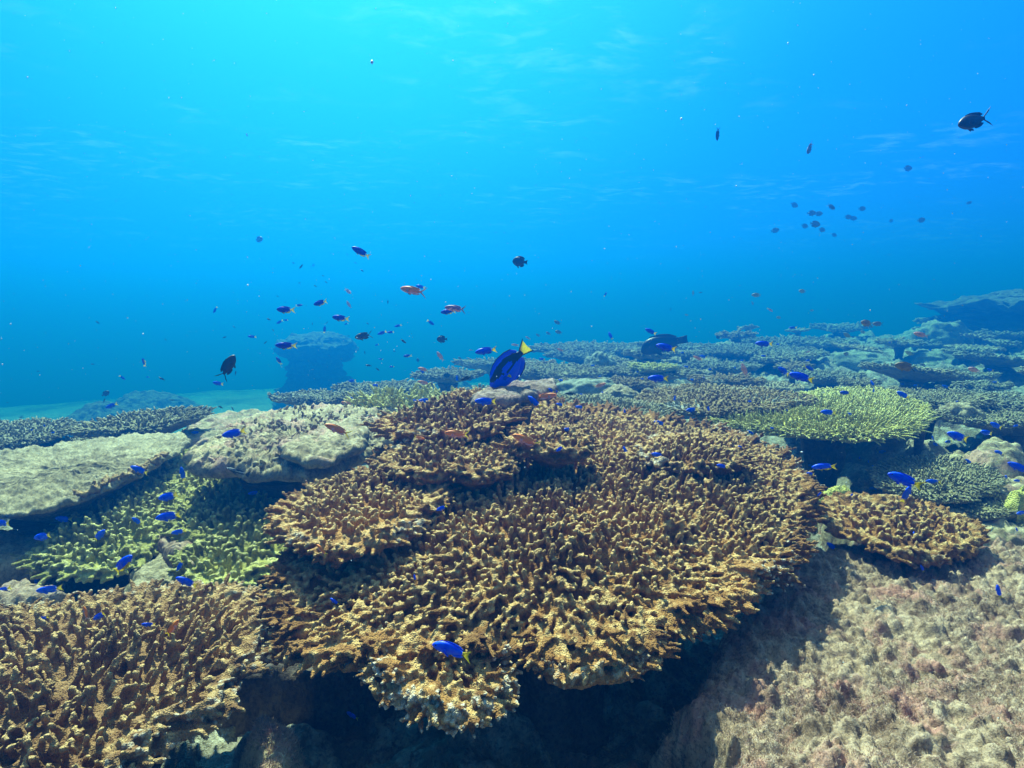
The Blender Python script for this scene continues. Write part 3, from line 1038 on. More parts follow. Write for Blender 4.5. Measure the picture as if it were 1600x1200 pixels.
# ---- grey slab on top of the crest
ds_ = [(742, 624, -.292), (775, 621, -.292), (812, 614, -.287), (850, 607, -.281), (869, 600, -.275), (862, 592, -.268), (822, 595, -.272), (785, 602, -.278), (755, 611, -.284)]
root, pl = table('dead_table_coral', 'small thick grey dead coral slab crowning the brown crest under the blue tang', at_z(805, 607, -.276), rimpts(ds_), 74, 'slab',
                 spacing=None, rimlen=0, relief_fn=lambda x, y, r: .006 * fbm(x * 22, y * 22, 3, 4, .65), sr=(.04, .07), edge=1.0, thick=.034, funnel=.06, zb=-.46, jag=.08)

# ---- three plates at the far left behind the pale dead one
l1 = [(103, 676, -.62), (150, 681, -.625), (200, 678, -.62), (260, 667, -.60), (322, 652, -.575), (328, 641, -.56), (270, 641, -.565), (200, 650, -.585), (140, 662, -.605)]
table('table_coral', 'brown branching table coral rising behind the pale grey dead plate, sand beyond', at_z(215, 662, -.59), rimpts(l1), 91, 'olive', spacing=.026, length=.036, rad=.006, rimlen=.06, rimstep=.018, nubs=2, nth=400)
l2 = [(-90, 702, -.66), (20, 698, -.66), (80, 686, -.65), (112, 672, -.64), (110, 659, -.63), (60, 657, -.63), (0, 662, -.64), (-80, 668, -.65)]
table('table_coral', 'thin grey-teal table coral at the far left edge under the dark mound', at_z(30, 677, -.635), rimpts(l2), 92, 'far', spacing=.026, length=.026, rad=.005, rimlen=.05, nth=300)
l3 = [(-40, 716, -.72), (60, 712, -.72), (150, 706, -.72), (235, 694, -.71), (262, 682, -.70), (180, 680, -.70), (90, 688, -.71), (-40, 694, -.715)]
table('table_coral', 'low brown plate shaded between the pale dead plate and the thin teal one', at_z(120, 697, -.71), rimpts(l3), 93, 'olive', spacing=.026, length=.02, rad=.005, rimlen=.04, nth=300)
# ------------------------------------------------------------------ rocks, boulders, far reef
def rock(name, label, cat, poly, ztop, zbot, mat, res=.006, edge=.06, relief=None, seed=0, group=None, kind=None, dome=0.0, jag=.03):
    """solid rock: an irregular outline with rounded shoulders and steep sides, closed below"""
    P = np.array([p_[:2] for p_ in poly])
    x0, y0 = P.min(0) - .05
    x1, y1 = P.max(0) + .05
    nx, ny = int((x1 - x0) / res), int((y1 - y0) / res)
    X, Y = np.meshgrid(np.linspace(x0, x1, nx), np.linspace(y0, y1, ny))
    sd = inside_sd(X, Y, P) + jag * fbm(X * 7, Y * 7, seed, 4, .6)
    zt = ztop(X, Y) if callable(ztop) else ztop + 0 * X
    if dome:
        zt = zt + dome * np.sqrt(np.clip(sd / max(sd.max(), 1e-6), 0, 1))
    if relief is not None:
        zt = zt + relief(X, Y)
    k = np.clip(sd / edge, 0, 1)
    sh = np.sqrt(np.clip(1 - (1 - k) ** 2, 0, 1))
    Z = zbot + (zt - zbot) * sh
    keep = sd > -res * 1.5
    # wobble the walls sideways so that they are not a pulled sheet
    wall = (1 - k)
    X2 = X + wall * .025 * noise3(X * 13, Y * 13, Z * 13)
    Y2 = Y + wall * .025 * noise3(X * 13 + 9, Y * 13, Z * 13)
    F = grid_faces(nx, ny)
    kk = keep.ravel()
    F = F[kk[F].all(1)]
    used = np.unique(F)
    remap = np.full(nx * ny, -1)
    remap[used] = np.arange(len(used))
    V = np.stack([X2, Y2, Z], -1).reshape(-1, 3)[used]
    F = remap[F]
    c = V.mean(0); c[2] = zbot
    o = mesh_obj(name, V - c, F, M[mat])
    o.location = c
    tag(o, label, cat, group, kind)
    return o, (X, Y, Z, sd)


def polyz(lst):
    return [at_z(a, b, c) for a, b, c in lst]


def knobs(X, Y, cell, h, seed, warp=.02):
    Xw = X + warp * noise3(X * 9, Y * 9, seed)
    Yw = Y + warp * noise3(X * 9 + 7, Y * 9, seed)
    d, v = lumps(Xw, Yw, cell, seed)
    return h * (.25 + .75 * v) * smooth(.62, .12, d)


# big turf-covered rock, lower right
rpoly = [(1020, 1065, -.72), (1075, 1110, -.725), (1100, 1150, -.73), (1128, 1210, -.735), (1150, 1330, -.74), (1500, 1500, -.74), (2000, 1300, -.73), (1950, 950, -.72), (1800, 850, -.72),
         (1620, 830, -.72), (1500, 840, -.72), (1400, 845, -.72), (1290, 830, -.72), (1220, 860, -.72), (1150, 920, -.72), (1080, 1000, -.72)]
rp3 = polyz(rpoly)


def zrock(X, Y):
    return -.745 + .010 * smooth(1.0, 1.9, Y) + .02 * fbm(X * 2.2, Y * 2.2, 3, 3)


def rrock(X, Y):
    h = knobs(X, Y, .048, .022, 4) + knobs(X, Y, .022, .013, 8, .01) + .010 * fbm(X * 12, Y * 12, 1, 4, .6)
    return h + .0045 * fbm(X * 70, Y * 70, 2, 3, .7) + .0016 * fbm(X * 240, Y * 240, 2, 2, .7)


bigrock, bg = rock('algae_covered_rock', 'large pinkish-brown knobby rock furred with algae, filling the lower right corner', 'rock', rp3, zrock, -1.25, 'turf',
                   res=.0042, edge=.07, relief=rrock, seed=2)
# fur of turf algae on it: uncountable
rsx = np.random.RandomState(3)
X, Y, Z, sd = bg


def turf(n, X, Y, Z, sd, hmin, hmax, w, clumpy=7):
    ok = np.argwhere((sd > .01))
    dens = fbm(X[ok[:, 0], ok[:, 1]] * clumpy, Y[ok[:, 0], ok[:, 1]] * clumpy, 5, 3)
    near = 1.0 / np.maximum(Y[ok[:, 0], ok[:, 1]], .8) ** 2
    pr = np.clip(dens + .6, .02, 2) * near
    pr /= pr.sum()
    s = ok[rsx.choice(len(ok), n, p=pr)]
    P = np.stack([X[s[:, 0], s[:, 1]], Y[s[:, 0], s[:, 1]], Z[s[:, 0], s[:, 1]] - .001], -1)
    P[:, :2] += rsx.uniform(-.003, .003, (n, 2))
    D = rsx.normal(size=(n, 3)); D[:, 2] = np.abs(D[:, 2]) + .5
    D = unit(D)
    S = unit(np.cross(D, rsx.normal(size=(n, 3))))
    L = rsx.uniform(hmin, hmax, (n, 1))
    Bv = rsx.normal(size=(n, 3)) * .35
    p1 = P + D * L * .55 + Bv * L * .2
    p2 = P + D * L + Bv * L
    V = np.stack([P - S * w, P + S * w, p1 - S * w * .8, p1 + S * w * .8, p2], 1).reshape(-1, 3)
    b_ = np.arange(n)[:, None] * 5
    F = b_ + np.array([[0, 1, 3, 2]])
    T = b_ + np.array([[2, 3, 4]])
    return V, F, T


M['algae'] = plain('turf_algae', (0.40, 0.23, 0.18), .9, .05, (0.50, 0.39, 0.27), 14)
V, F, T = turf(100000, X, Y, Z, sd, .002, .009, .0005)
tag(mesh_obj('turf_algae', V, F, M['algae'], tris=T), kind='stuff')

# dark broken rock floor below the big coral, with a pale lump
lp = polyz([(350, 1165, -.79), (362, 1110, -.785), (405, 1085, -.78), (455, 1090, -.78), (490, 1120, -.785), (492, 1200, -.79), (440, 1270, -.79), (360, 1270, -.79)])
pr_, lg = rock('rock', 'pale algae-furred rock at the bottom edge between the two brown corals', 'rock', lp, -.815, -1.2, 'rubble', res=.004, edge=.06,
               relief=lambda X, Y: .012 * fbm(X * 14, Y * 14, 1, 4, .6) + .003 * fbm(X * 80, Y * 80, 1, 3, .7), seed=5, dome=.02, jag=.01)
V, F, T = turf(14000, *lg, .003, .010, .0006)
tag(mesh_obj('turf_algae', V, F, M['algae'], tris=T), kind='stuff')

kn = lambda s_, c_, h_: (lambda X, Y: knobs(X, Y, c_, h_, s_) + .012 * fbm(X * 12, Y * 12, s_, 4, .6) + .003 * fbm(X * 60, Y * 60, s_, 3, .7))
rock('dead_coral_ledge', 'beige ledge of dead coral with a brown lip, just above the lower left coral', 'dead coral',
     polyz([(165, 945, -.83), (210, 948, -.835), (260, 930, -.83), (330, 908, -.83), (335, 875, -.82), (320, 850, -.81), (270, 860, -.81), (215, 890, -.82)]), -.80, -.95, 'dead',
     res=.005, edge=.03, relief=kn(1, .06, .012), seed=6)
rock('rock', 'pinkish-grey rock wedged between the two green corals', 'rock',
     polyz([(232, 860, -.79), (245, 835, -.78), (290, 825, -.77), (320, 850, -.78), (328, 890, -.80), (290, 905, -.80), (245, 885, -.80)]), -.765, -.95, 'turf',
     res=.005, edge=.05, relief=kn(2, .05, .012), seed=7)
rock('dead_coral_ledge', 'pale dimpled dead coral at the left edge above the green coral', 'dead coral',
     polyz([(-60, 925, -.83), (30, 900, -.83), (70, 880, -.82), (110, 845, -.80), (120, 818, -.79), (80, 815, -.79), (30, 828, -.80), (-60, 845, -.81)]), -.785, -.98, 'dead',
     res=.006, edge=.05, relief=kn(3, .07, .012), seed=8)
rock('rock', 'small lumpy grey and orange rock below the green coral at the left edge', 'rock',
     polyz([(-40, 965, -.85), (20, 968, -.85), (70, 955, -.85), (112, 938, -.845), (108, 918, -.84), (50, 915, -.84), (-40, 930, -.84)]), -.815, -.95, 'turf',
     res=.006, edge=.04, relief=kn(4, .05, .02), seed=9)
rock('rock', 'small white-topped rubble piece between the left brown and green corals', 'rock',
     polyz([(118, 965, -.80), (130, 945, -.79), (150, 940, -.79), (165, 952, -.79), (160, 972, -.80), (135, 978, -.80)]), -.775, -.9, 'rubble', res=.004, edge=.03, relief=kn(5, .04, .02), seed=10)
rock('rubble_slope', 'pale green rubble slope around the ragged olive coral at the right edge', 'rubble',
     polyz([(1268, 800, -.80), (1330, 835, -.83), (1420, 850, -.84), (1530, 850, -.84), (1700, 850, -.84), (1700, 720, -.78), (1600, 700, -.78), (1500, 690, -.78), (1420, 700, -.79), (1340, 735, -.81), (1270, 760, -.81)]), -.83, -1.1, 'rubble',
     res=.008, edge=.08, relief=lambda X, Y: kn(6, .07, .03)(X, Y) + .05 * fbm(X * 2.5, Y * 2.5, 3, 3), seed=11)
rock('boulder', 'rounded pale rubble mound behind the ragged olive coral near the right edge', 'rock',
     polyz([(1490, 715, -.78), (1530, 735, -.79), (1600, 745, -.79), (1630, 720, -.77), (1600, 690, -.74), (1570, 672, -.72), (1530, 672, -.73)]), -.76, -1.1, 'rubble', res=.008, edge=.10, relief=kn(7, .08, .03), seed=12, dome=.03)
rock('yellow_coral', 'low knobbly yellow coral clump beside the right rim of the huge coral', 'coral',
     polyz([(1286, 772, -.76), (1296, 764, -.75), (1318, 762, -.75), (1332, 770, -.76), (1322, 780, -.765), (1298, 781, -.765)]), -.745, -.9, 'lime', res=.004, edge=.03, relief=kn(8, .03, .015), seed=13)
rock('yellow_coral', 'knobbly yellow-green coral clump at the right edge of the view', 'coral',
     polyz([(1560, 782, -.78), (1575, 768, -.77), (1605, 765, -.77), (1620, 785, -.78), (1590, 795, -.785)]), -.75, -.95, 'lime', res=.005, edge=.04, relief=kn(9, .04, .02), seed=14)

rock('rubble_ridge', 'pale greenish ridge running up between the left plates and the pinkish rubble plate', 'rubble',
     polyz([(262, 690, -.68), (292, 702, -.68), (345, 705, -.68), (400, 680, -.67), (450, 645, -.66), (430, 636, -.65), (380, 640, -.66), (335, 648, -.67), (290, 660, -.675)]), -.655, -1.1, 'rubble',
     res=.008, edge=.08, relief=kn(16, .07, .02), seed=16)

# ---- staghorn thicket behind the crest, left
def staghorn(label, px0, py0, z, wpx, dpx, n, mat, hgt, seed, rad=.008):
    r_ = np.random.RandomState(seed)
    c = at_z(px0, py0, z)
    root = empty('staghorn_coral', (c[0], c[1], gz(c[0], c[1])), label, 'coral')
    W = wpx / F_PX * c[1] / 2
    Dp = dpx
    a = Acc()
    ang, q = r_.rand(n) * 6.28, np.sqrt(r_.rand(n))
    P = np.stack([c[0] + np.cos(ang) * q * W, c[1] + np.sin(ang) * q * Dp, z - .06 + .015 * r_.normal(size=n)], -1)
    D = np.stack([np.cos(ang) * q * .7, np.sin(ang) * q * .4, np.ones(n) * .8], -1) + r_.normal(size=(n, 3)) * .3
    L = hgt * r_.uniform(.6, 1.2, n)
    add_tubes(a, P, D, L, rad * r_.uniform(.8, 1.2, n), 6, PROF_HI, r_)
    Dn = unit(D)
    for k in range(4):
        h = r_.uniform(.3, .85, (n, 1))
        D2 = Dn * .7 + r_.normal(size=(n, 3)) * .7
        D2[:, 2] = np.abs(D2[:, 2]) + .1
        add_tubes(a, P + Dn * L[:, None] * h, D2, L * r_.uniform(.25, .55, n), rad * .75, 5, PROF_HI, r_)
    # the dead base they all spring from
    b_ = Plate(np.array([c[0], c[1], z - .03]), [[c[0] + W * 1.05 * math.cos(t), c[1] + Dp * 1.05 * math.sin(t), z - .07] for t in np.linspace(0, 6.1, 24)], seed, nth=120)
    b_.body(a, nr=16, edge=1, thick=.05, funnel=.03, relief=lambda x, y, r: .02 * fbm(x * 12, y * 12, seed, 3))
    V, F, T, A = a.get()
    mesh_obj('branches', V - np.array(root.location), F, M[mat], root, attrs={'tip': A, 'rim': A * 0}, tris=T)
    stalk(b_, root, .14, .2, funnel=.03)
    return root


staghorn('yellow-green staghorn thicket left of the blue tang, behind the brown crest', 662, 622, -.46, 200, .22, 170, 'lime', .085, 81, .0075)

# ---- smooth boulder corals of the middle distance
def boulder(label, px, py, z, wpx, hgt, mat='boulder', depthf=.8, seed=0, name='boulder_coral', tilt=0.0, group=None):
    c = at_z(px, py, z)
    W = wpx / F_PX * c[1] / 2
    n, k = 72, 30
    t = np.arange(n) / n * 6.28318
    rows = []
    for f in np.linspace(0.02, 1.25, k):
        a_ = f * math.pi / 2
        x = np.cos(t) * math.sin(a_) * W
        y = np.sin(t) * math.sin(a_) * W * depthf
        zz = np.full(n, math.cos(a_) * hgt)
        w = 1 + .22 * fbm(x / W * 1.3 + seed, y / W * 1.3, zz / W * 1.3, 3) + .09 * fbm(x / W * 5, y / W * 5, zz / W * 5, 3)
        rows.append(np.stack([x * w + tilt * zz, y * w, zz * w], -1))
    V = np.concatenate(rows)
    F = grid_faces(n, k, True)
    V = np.concatenate([V, [rows[0].mean(0)]])
    T = np.array([[i, (i + 1) % n, len(V) - 1] for i in range(n)])
    o = mesh_obj(name, V, F, M[mat], tris=T, attrs={'tip': np.zeros(len(V)), 'rim': np.zeros(len(V))})
    o.location = c
    return tag(o, label, 'coral', group)


boulder('smooth pale green boulder coral right behind the blue tang slab', 920, 613, -.62, 105, .10, seed=1)
boulder('bright whitish-green lumpy coral mound below the orange fish behind the crest', 965, 622, -.57, 60, .07, 'dead', seed=2)
boulder('small smooth green boulder coral upslope of the tang', 937, 578, -.66, 52, .16, seed=3)
boulder('broad pale boulder coral beyond the lime table coral', 1340, 570, -.84, 105, .17, seed=4)
boulder('tall leaning pale coral pillar at the foot of the far right outcrop', 1490, 562, -.98, 100, .62, seed=5, tilt=-.45)
boulder('second low pale boulder at the foot of the far right outcrop', 1455, 575, -.95, 100, .22, seed=6)
boulder('pale green lump of coral right of the lime table coral', 1505, 650, -.66, 62, .08, 'dead', seed=7)
boulder('small pale coral lump peeping out behind the olive plate at the crest', 1010, 672, -.60, 75, .07, seed=8)
boulder('tiny bright green coral head in the shadow below the grey slab', 803, 634, -.335, 26, .02, 'lime', seed=9)

# ---- table corals of the middle distance and far reef
FT = [  # px, py, z, width px, depth/width, material, label
    (930, 541, -.66, 190, .8, 'far', 'long dim table coral on the far slope above the blue tang'),
    (905, 553, -.70, 110, .8, 'far', 'low dim plate below the long far table coral'),
    (1005, 577, -.62, 150, .9, 'olive', 'dark dense olive table coral carrying a yellower plate'),
    (1018, 573, -.575, 78, .9, 'lime', 'small yellowish table coral perched on the dark olive one'),
    (862, 577, -.62, 165, .9, 'olive', 'dark bushy table coral just right of the tang tail'),
    (890, 600, -.58, 120, .8, 'olive', 'thin dark plate edge right of the grey slab'),
    (975, 597, -.60, 110, .7, 'ochre', 'thin ochre plate left of the big blue fish behind the crest'),
    (1185, 545, -.66, 190, 1., 'far', 'wide grey-green table coral at centre of the far slope'),
    (1240, 532, -.66, 180, .8, 'far', 'dark far table coral along the skyline of the right slope'),
    (1060, 540, -.70, 130, .8, 'far', 'dim plate beneath the large dark fish'),
    (1130, 570, -.70, 120, .8, 'far', 'ragged plate edge below the wide grey-green table coral'),
    (1135, 592, -.60, 115, .8, 'ochre', 'yellowish table coral under the upright pink fish'),
    (1343, 597, -.60, 62, .9, 'olive', 'small cup-shaped plate standing behind the lime coral'),
    (1290, 585, -.70, 120, .8, 'far', 'brownish plate in shade left of the small cup-shaped plate'),
    (1320, 540, -.80, 140, .8, 'far', 'far bluish plate left of the broad pale boulder'),
    (1480, 583, -.72, 130, .9, 'far', 'smooth-edged pale plate with a dark underside at the far right'),
    (1440, 618, -.60, 210, .8, 'olive', 'wide olive table coral behind the lime one'),
    (1560, 622, -.66, 170, .9, 'far', 'dim olive plate by the right edge, second from the front'),
    (1575, 652, -.66, 190, .8, 'olive', 'olive plate cut by the right edge above the rubble mound'),
    (1440, 645, -.62, 75, .9, 'olive', 'small dark olive plate touching the right tip of the lime coral'),
    (1205, 600, -.70, 110, .7, 'dead', 'grey rubble-topped plate right of the upright pink fish'),
    (1040, 606, -.66, 170, .7, 'dead', 'pale crumbled plate left of the yellowish table coral'),
    (1080, 560, -.74, 90, .8, 'dead', 'pale broken plate below the tail of the large dark fish'),
    (1400, 555, -.85, 110, .8, 'dead', 'pale flat plate right of the broad pale boulder'),
    (1025, 648, -.545, 75, .8, 'tan', 'small pale-tipped plate at the right end of the crest'),
    (700, 583, -.66, 120, .8, 'far', 'far plate behind the yellow-green thicket'),
    (600, 603, -.68, 150, .7, 'far', 'low dark table coral on the left skyline of the ridge'),
    (510, 618, -.66, 170, .6, 'far', 'long thin plate on the ridge above the pinkish rubble plate'),
    (780, 566, -.72, 140, .7, 'far', 'far pale plate on the ridge left of the tang'),
    (560, 622, -.60, 100, .7, 'olive', 'olive branching plate just above the pinkish rubble plate'),
]
for i, (px, py, z, w, df, mat, label) in enumerate(FT):
    c = at_z(px, py, z)
    W = w / F_PX * c[1] / 2
    r_ = np.random.RandomState(200 + i)
    tt = np.linspace(0, 2 * math.pi, 19)[:-1]
    rim = [[c[0] + W * math.cos(t) * r_.uniform(.85, 1.12), c[1] + W * df * math.sin(t) * r_.uniform(.85, 1.12), z - W * .05 * r_.uniform(.2, 1)] for t in tt]
    dist = c[1]
    sp = max(.020, .0055 * dist)
    table('table_coral' if mat != 'dead' else 'dead_table_coral', label, c, rim, 300 + i, mat, spacing=sp if mat != 'dead' else sp * 1.3, length=sp * .7 if mat != 'dead' else sp * .5,
          rad=sp * .26, rimlen=sp * 2.6 if mat != 'dead' else 0, rimstep=sp * .9, funnel=W * .3, sr=(W * .16, W * .24), nth=200, jag=.10, sides=4, nubs=1, thick=.012 + W * .02,
          relief=.004 + .006 * dist * .3, amp=.01 + W * .03)

# filler table corals of the far reef; each one its own plate
rf = np.random.RandomState(77)
fill, tries = [], 0
taken = [(at_z(px, py, z)[0], at_z(px, py, z)[1], w / F_PX * at_z(px, py, z)[1] / 2) for px, py, z, w, _, _, _ in FT]
while len(fill) < 46 and tries < 4000:
    tries += 1
    y = rf.uniform(3.4, 15)
    x = rf.uniform(-.5, .95) * y
    e = float(poly_sd(np.array([x]), np.array([y]), EDGE)[0])
    if e < .25: continue
    W = rf.uniform(.12, .38) * (1 + y * .04)
    if any(math.hypot(x - a_, y - b_) < (W + c_) * .85 for a_, b_, c_ in taken): continue
    taken.append((x, y, W))
    fill.append((x, y, W))
adj = ['dark', 'pale', 'ragged', 'flat', 'round', 'dim']
fill.sort(key=lambda q_: q_[1])
ords = ['first', 'second', 'third', 'fourth', 'fifth', 'sixth', 'seventh', 'eighth', 'ninth', 'tenth', 'eleventh', 'twelfth', 'thirteenth', 'fourteenth', 'fifteenth', 'sixteenth', 'seventeenth', 'eighteenth', 'nineteenth', 'twentieth']
ords += ['twenty-' + o_ for o_ in ords[:9]] + ['thirtieth'] + ['thirty-' + o_ for o_ in ords[:9]] + ['fortieth']
bands = [('near', 3.4, 5.6, 'table corals scattered just behind the crest'), ('middle', 5.6, 9, 'table corals scattered halfway up the far reef'), ('far', 9, 16, 'hazy table corals on the farthest reef')]
for bn, lo, hi, gname in bands:
    sel = sorted([q_ for q_ in fill if lo <= q_[1] < hi], key=lambda q_: q_[0] / q_[1])
    for i, (x, y, W) in enumerate(sel):
        z = gz(x, y) + rf.uniform(.10, .28) + W * .25
        mat = rf.choice(['far', 'olive', 'ochre', 'dead'], p=[.45, .2, .15, .2])
        sp = max(.022, .0065 * y)
        tt = np.linspace(0, 2 * math.pi, 17)[:-1]
        tx, ty = rf.normal() * .08, rf.normal() * .05
        rim = [[x + W * math.cos(t) * (q := rf.uniform(.8, 1.15)), y + W * .9 * math.sin(t) * q, z - .02 + W * (tx * math.cos(t) + ty * math.sin(t))] for t in tt]
        lab = {'far': 'grey-green', 'olive': 'olive', 'ochre': 'brownish', 'dead': 'pale dead'}[mat]
        table('table_coral' if mat != 'dead' else 'dead_table_coral', f'{lab} table coral, {ords[i]} from the left among those {dict(near="just behind the crest", middle="halfway up the far reef", far="in the farthest blue haze")[bn]}',
              np.array([x, y, z]), rim, 500 + i + int(y * 7), mat, group=gname, spacing=sp, length=sp * (.65 if mat != 'dead' else .4), rad=sp * .26, rimlen=sp * 2.4 if mat != 'dead' else 0,
              rimstep=sp, funnel=W * .3, sr=(W * .16, W * .24), nth=140, jag=.10, sides=4, nubs=0, thick=.012 + W * .02, relief=.01, amp=.02)


# ---- outcrops rising from the bottom far away
def outcrop(name, label, x, y, zb, prof, seed, mat='far_rock', sx=1.0, sy=1.0, terr=.08, cat='reef outcrop'):
    """prof: list of (height, radius); strong horizontal terraces like stacked plates"""
    n, k = 260, 150
    H = np.array([q_[0] for q_ in prof]); Rr = np.array([q_[1] for q_ in prof])
    s = np.linspace(0, 1, k)
    # parametrise along the profile length so that overhangs stay possible
    cl = np.concatenate([[0], np.cumsum(np.hypot(np.diff(H), np.diff(Rr)))])
    hh, r0 = np.interp(s * cl[-1], cl, H), np.interp(s * cl[-1], cl, Rr)
    t = np.arange(n) / n * 2 * math.pi
    TT, HH = np.meshgrid(t, hh)
    RR_ = np.tile(r0[:, None], (1, n))
    cx, sx_ = np.cos(TT), np.sin(TT)
    w = 1 + .20 * fbm(cx * 1.2 + seed, sx_ * 1.2, HH * .5, 3) + terr * fbm(cx * 1.5, sx_ * 1.5, HH * 7 + seed, 3) + .05 * fbm(cx * 6, sx_ * 6, HH * 6, 4, .65)
    Xo, Yo = RR_ * w * cx * sx, RR_ * w * sx_ * sy
    Zo = HH + .10 * fbm(Xo * 1.5, Yo * 1.5, seed + HH, 4, .6)
    V = np.stack([Xo, Yo, Zo], -1).reshape(-1, 3)
    F = grid_faces(n, k, True)
    T = np.array([[(k - 1) * n + i, (k - 1) * n + (i + 1) % n, len(V)] for i in range(n)])
    V = np.concatenate([V, [V[-n:].mean(0)]])
    o = mesh_obj(name, V, F, M[mat], tris=T)
    o.location = (x, y, zb)
    return tag(o, label, cat)


M['far_rock'] = rock_mat('outcrop_rock', ((0.05, 0.055, 0.035), (0.09, 0.095, 0.06), (0.18, 0.19, 0.13)), scale=.35, bs=.6)
d_ = at_depth(484, 625, 11.0)
outcrop('reef_outcrop', 'dim blue mushroom-shaped outcrop on the sand left of centre', d_[0] * 1.38, 15.5, -2.75, [(-.3, 1.15), (.4, .95), (.85, .66), (1.25, .62), (1.45, .90), (1.65, .96), (1.85, .60), (1.92, .02)], 3, terr=.16)
d_ = at_depth(75, 640, 10.0)
outcrop('reef_outcrop', 'dim dark bushy mound on the sand at the far left', d_[0], 11, -2.5, [(-.3, .80), (.2, .74), (.45, .5), (.58, .2), (.6, .02)], 8, terr=.03)
d_ = at_depth(225, 640, 13.0)
outcrop('reef_outcrop', 'low faint mound on the sand behind the small fish at the left', d_[0], 13.0, -2.5, [(-.3, 1.3), (.2, 1.0), (.5, .4), (.55, .02)], 11, terr=.03)
d_ = at_depth(690, 585, 14.0)
outcrop('reef_outcrop', 'faint dark mound on the sand left of the blue tang', d_[0], 13.2, -2.5, [(-.3, 1.0), (.5, .8), (.9, .4), (1.0, .02)], 13, terr=.03)
d_ = at_depth(1700, 560, 11.5)
outcrop('reef_outcrop', 'big dark overhanging outcrop of stacked plates at the right edge', d_[0], 12.2, -1.5, [(-.3, 1.7), (.3, 1.35), (.7, 1.30), (1.0, 1.75), (1.12, 1.78), (1.2, 1.5), (1.35, 1.9), (1.46, 1.85), (1.6, 1.0), (1.62, .02)], 5, terr=.22)
rock('rock', 'added dark rock, mostly hidden, blocking sun from the hollow between green and brown corals', 'rock', [(-1.15, 1.45, 0), (-.85, 1.30, 0), (-.45, 1.22, 0), (-.22, 1.34, 0), (-.25, 1.55, 0), (-.6, 1.68, 0), (-1.0, 1.70, 0)], -.86, -1.2, 'stalk', res=.008, edge=.08, relief=kn(12, .07, .03), seed=15)  # added sun blocker, mostly out of sight, keeps the floor gap dark
# ------------------------------------------------------------------ fish
def loft(top, bot, wid, nu=26, nv=18, bend=0.0, sect=2.2):
    """fish body; profiles as (u, value) with u from the nose 0 to the tail root; nose points to +X, unit length"""
    u1 = top[-1][0]
    u = u1 * (1 - np.cos(np.linspace(0, math.pi, nu))) / 2
    f = lambda P: np.interp(u, [p_[0] for p_ in P], [p_[1] for p_ in P])
    def sm(v):
        w = v.copy(); w[1:-1] = (v[:-2] + 2 * v[1:-1] + v[2:]) / 4
        return w
    zt, zb, w = sm(f(top)), sm(f(bot)), sm(f(wid))
    zc, hz = (zt + zb) / 2, np.maximum((zt - zb) / 2, .002)
    a = np.arange(nv) / nv * 2 * math.pi
    ca, sa = np.cos(a), np.sin(a)
    Y = np.sign(ca) * np.abs(ca) ** (2 / sect)
    Z = np.sign(sa) * np.abs(sa) ** (2 / sect)
    V = np.stack([np.tile((.5 - u)[:, None], (1, nv)), w[:, None] * Y[None], zc[:, None] + hz[:, None] * Z[None]], -1).reshape(-1, 3)
    F = grid_faces(nv, nu, True)
    T = [[i, (i + 1) % nv, len(V)] for i in range(nv)] + [[(nu - 1) * nv + (i + 1) % nv, (nu - 1) * nv + i, len(V) + 1] for i in range(nv)]
    V = np.concatenate([V, [V[:nv].mean(0) + [.006, 0, 0]], [V[-nv:].mean(0)]])
    return V, F, np.array(T)


def fin(base, outer, t=.008, y=0.0, tilt=0.0):
    """thin closed fin between matching base and outer edge points (x, z)"""
    k = len(base)
    B, O = np.array(base, float), np.array(outer, float)
    rows = []
    for f, th_ in ((0, 1), (.5, .6), (1, .15)):
        p = B * (1 - f) + O * f
        for sg in (1, -1):
            rows.append(np.stack([p[:, 0], y + sg * t * th_ / 2 + tilt * f + 0 * p[:, 0], p[:, 1]], -1))
    # order the rows into a ring round the fin section: +0 +.5 +1 -1 -.5 -0
    V = np.stack([rows[0], rows[2], rows[4], rows[5], rows[3], rows[1]], 1).reshape(-1, 3)
    F = grid_faces(6, k, True)
    T = [[0, 1, 2], [0, 2, 3], [0, 3, 4], [0, 4, 5]]
    o = (k - 1) * 6
    T += [[o, o + 2, o + 1], [o, o + 3, o + 2], [o, o + 4, o + 3], [o, o + 5, o + 4]]
    return V, F, np.array(T)


def fish_mesh(name, sp, bend=0.0):
    mats = sp['mats']
    Vs, Fs, Ts, fm, tm, n = [], [], [], [], [], 0
    V, F, T = loft(sp['top'], sp['bot'], sp['wid'], sp.get('nu', 26), sp.get('nv', 18))
    pat = sp.get('pattern')
    cen = V[F].mean(1)
    fm.append(np.array([pat(.5 - c[0], c[2], c[1]) for c in cen]) if pat else np.zeros(len(F), int))
    tm.append(np.array([pat(.5 - c[0], c[2], c[1]) for c in V[T].mean(1)]) if pat else np.zeros(len(T), int))
    Vs.append(V); Fs.append(F); Ts.append(T); n += len(V)
    for fn in sp['fins']:
        V, F, T = fin([(.5 - a, b_) for a, b_ in fn['b']], [(.5 - a, b_) for a, b_ in fn['o']], fn.get('t', .01), fn.get('y', 0), fn.get('tilt', 0))
        Vs.append(V); Fs.append(F + n); Ts.append(T + n); n += len(V)
        fm.append(np.full(len(F), fn.get('m', 0))); tm.append(np.full(len(T), fn.get('m', 0)))
    V = np.concatenate(Vs)
    V[:, 1] += bend * np.clip(.25 - V[:, 0], 0, 1) ** 2 * 1.2
    me_o = mesh_obj(name, V, np.concatenate(Fs), [M[m_] for m_ in mats], tris=np.concatenate(Ts), fmat=np.concatenate(fm + tm))
    me = me_o.data
    bpy.data.objects.remove(me_o)
    return me


def fmat_(k, c, c2=None, rough=.45, spec=.4):
    M[k] = plain(k, c, rough, spec, c2, 9)


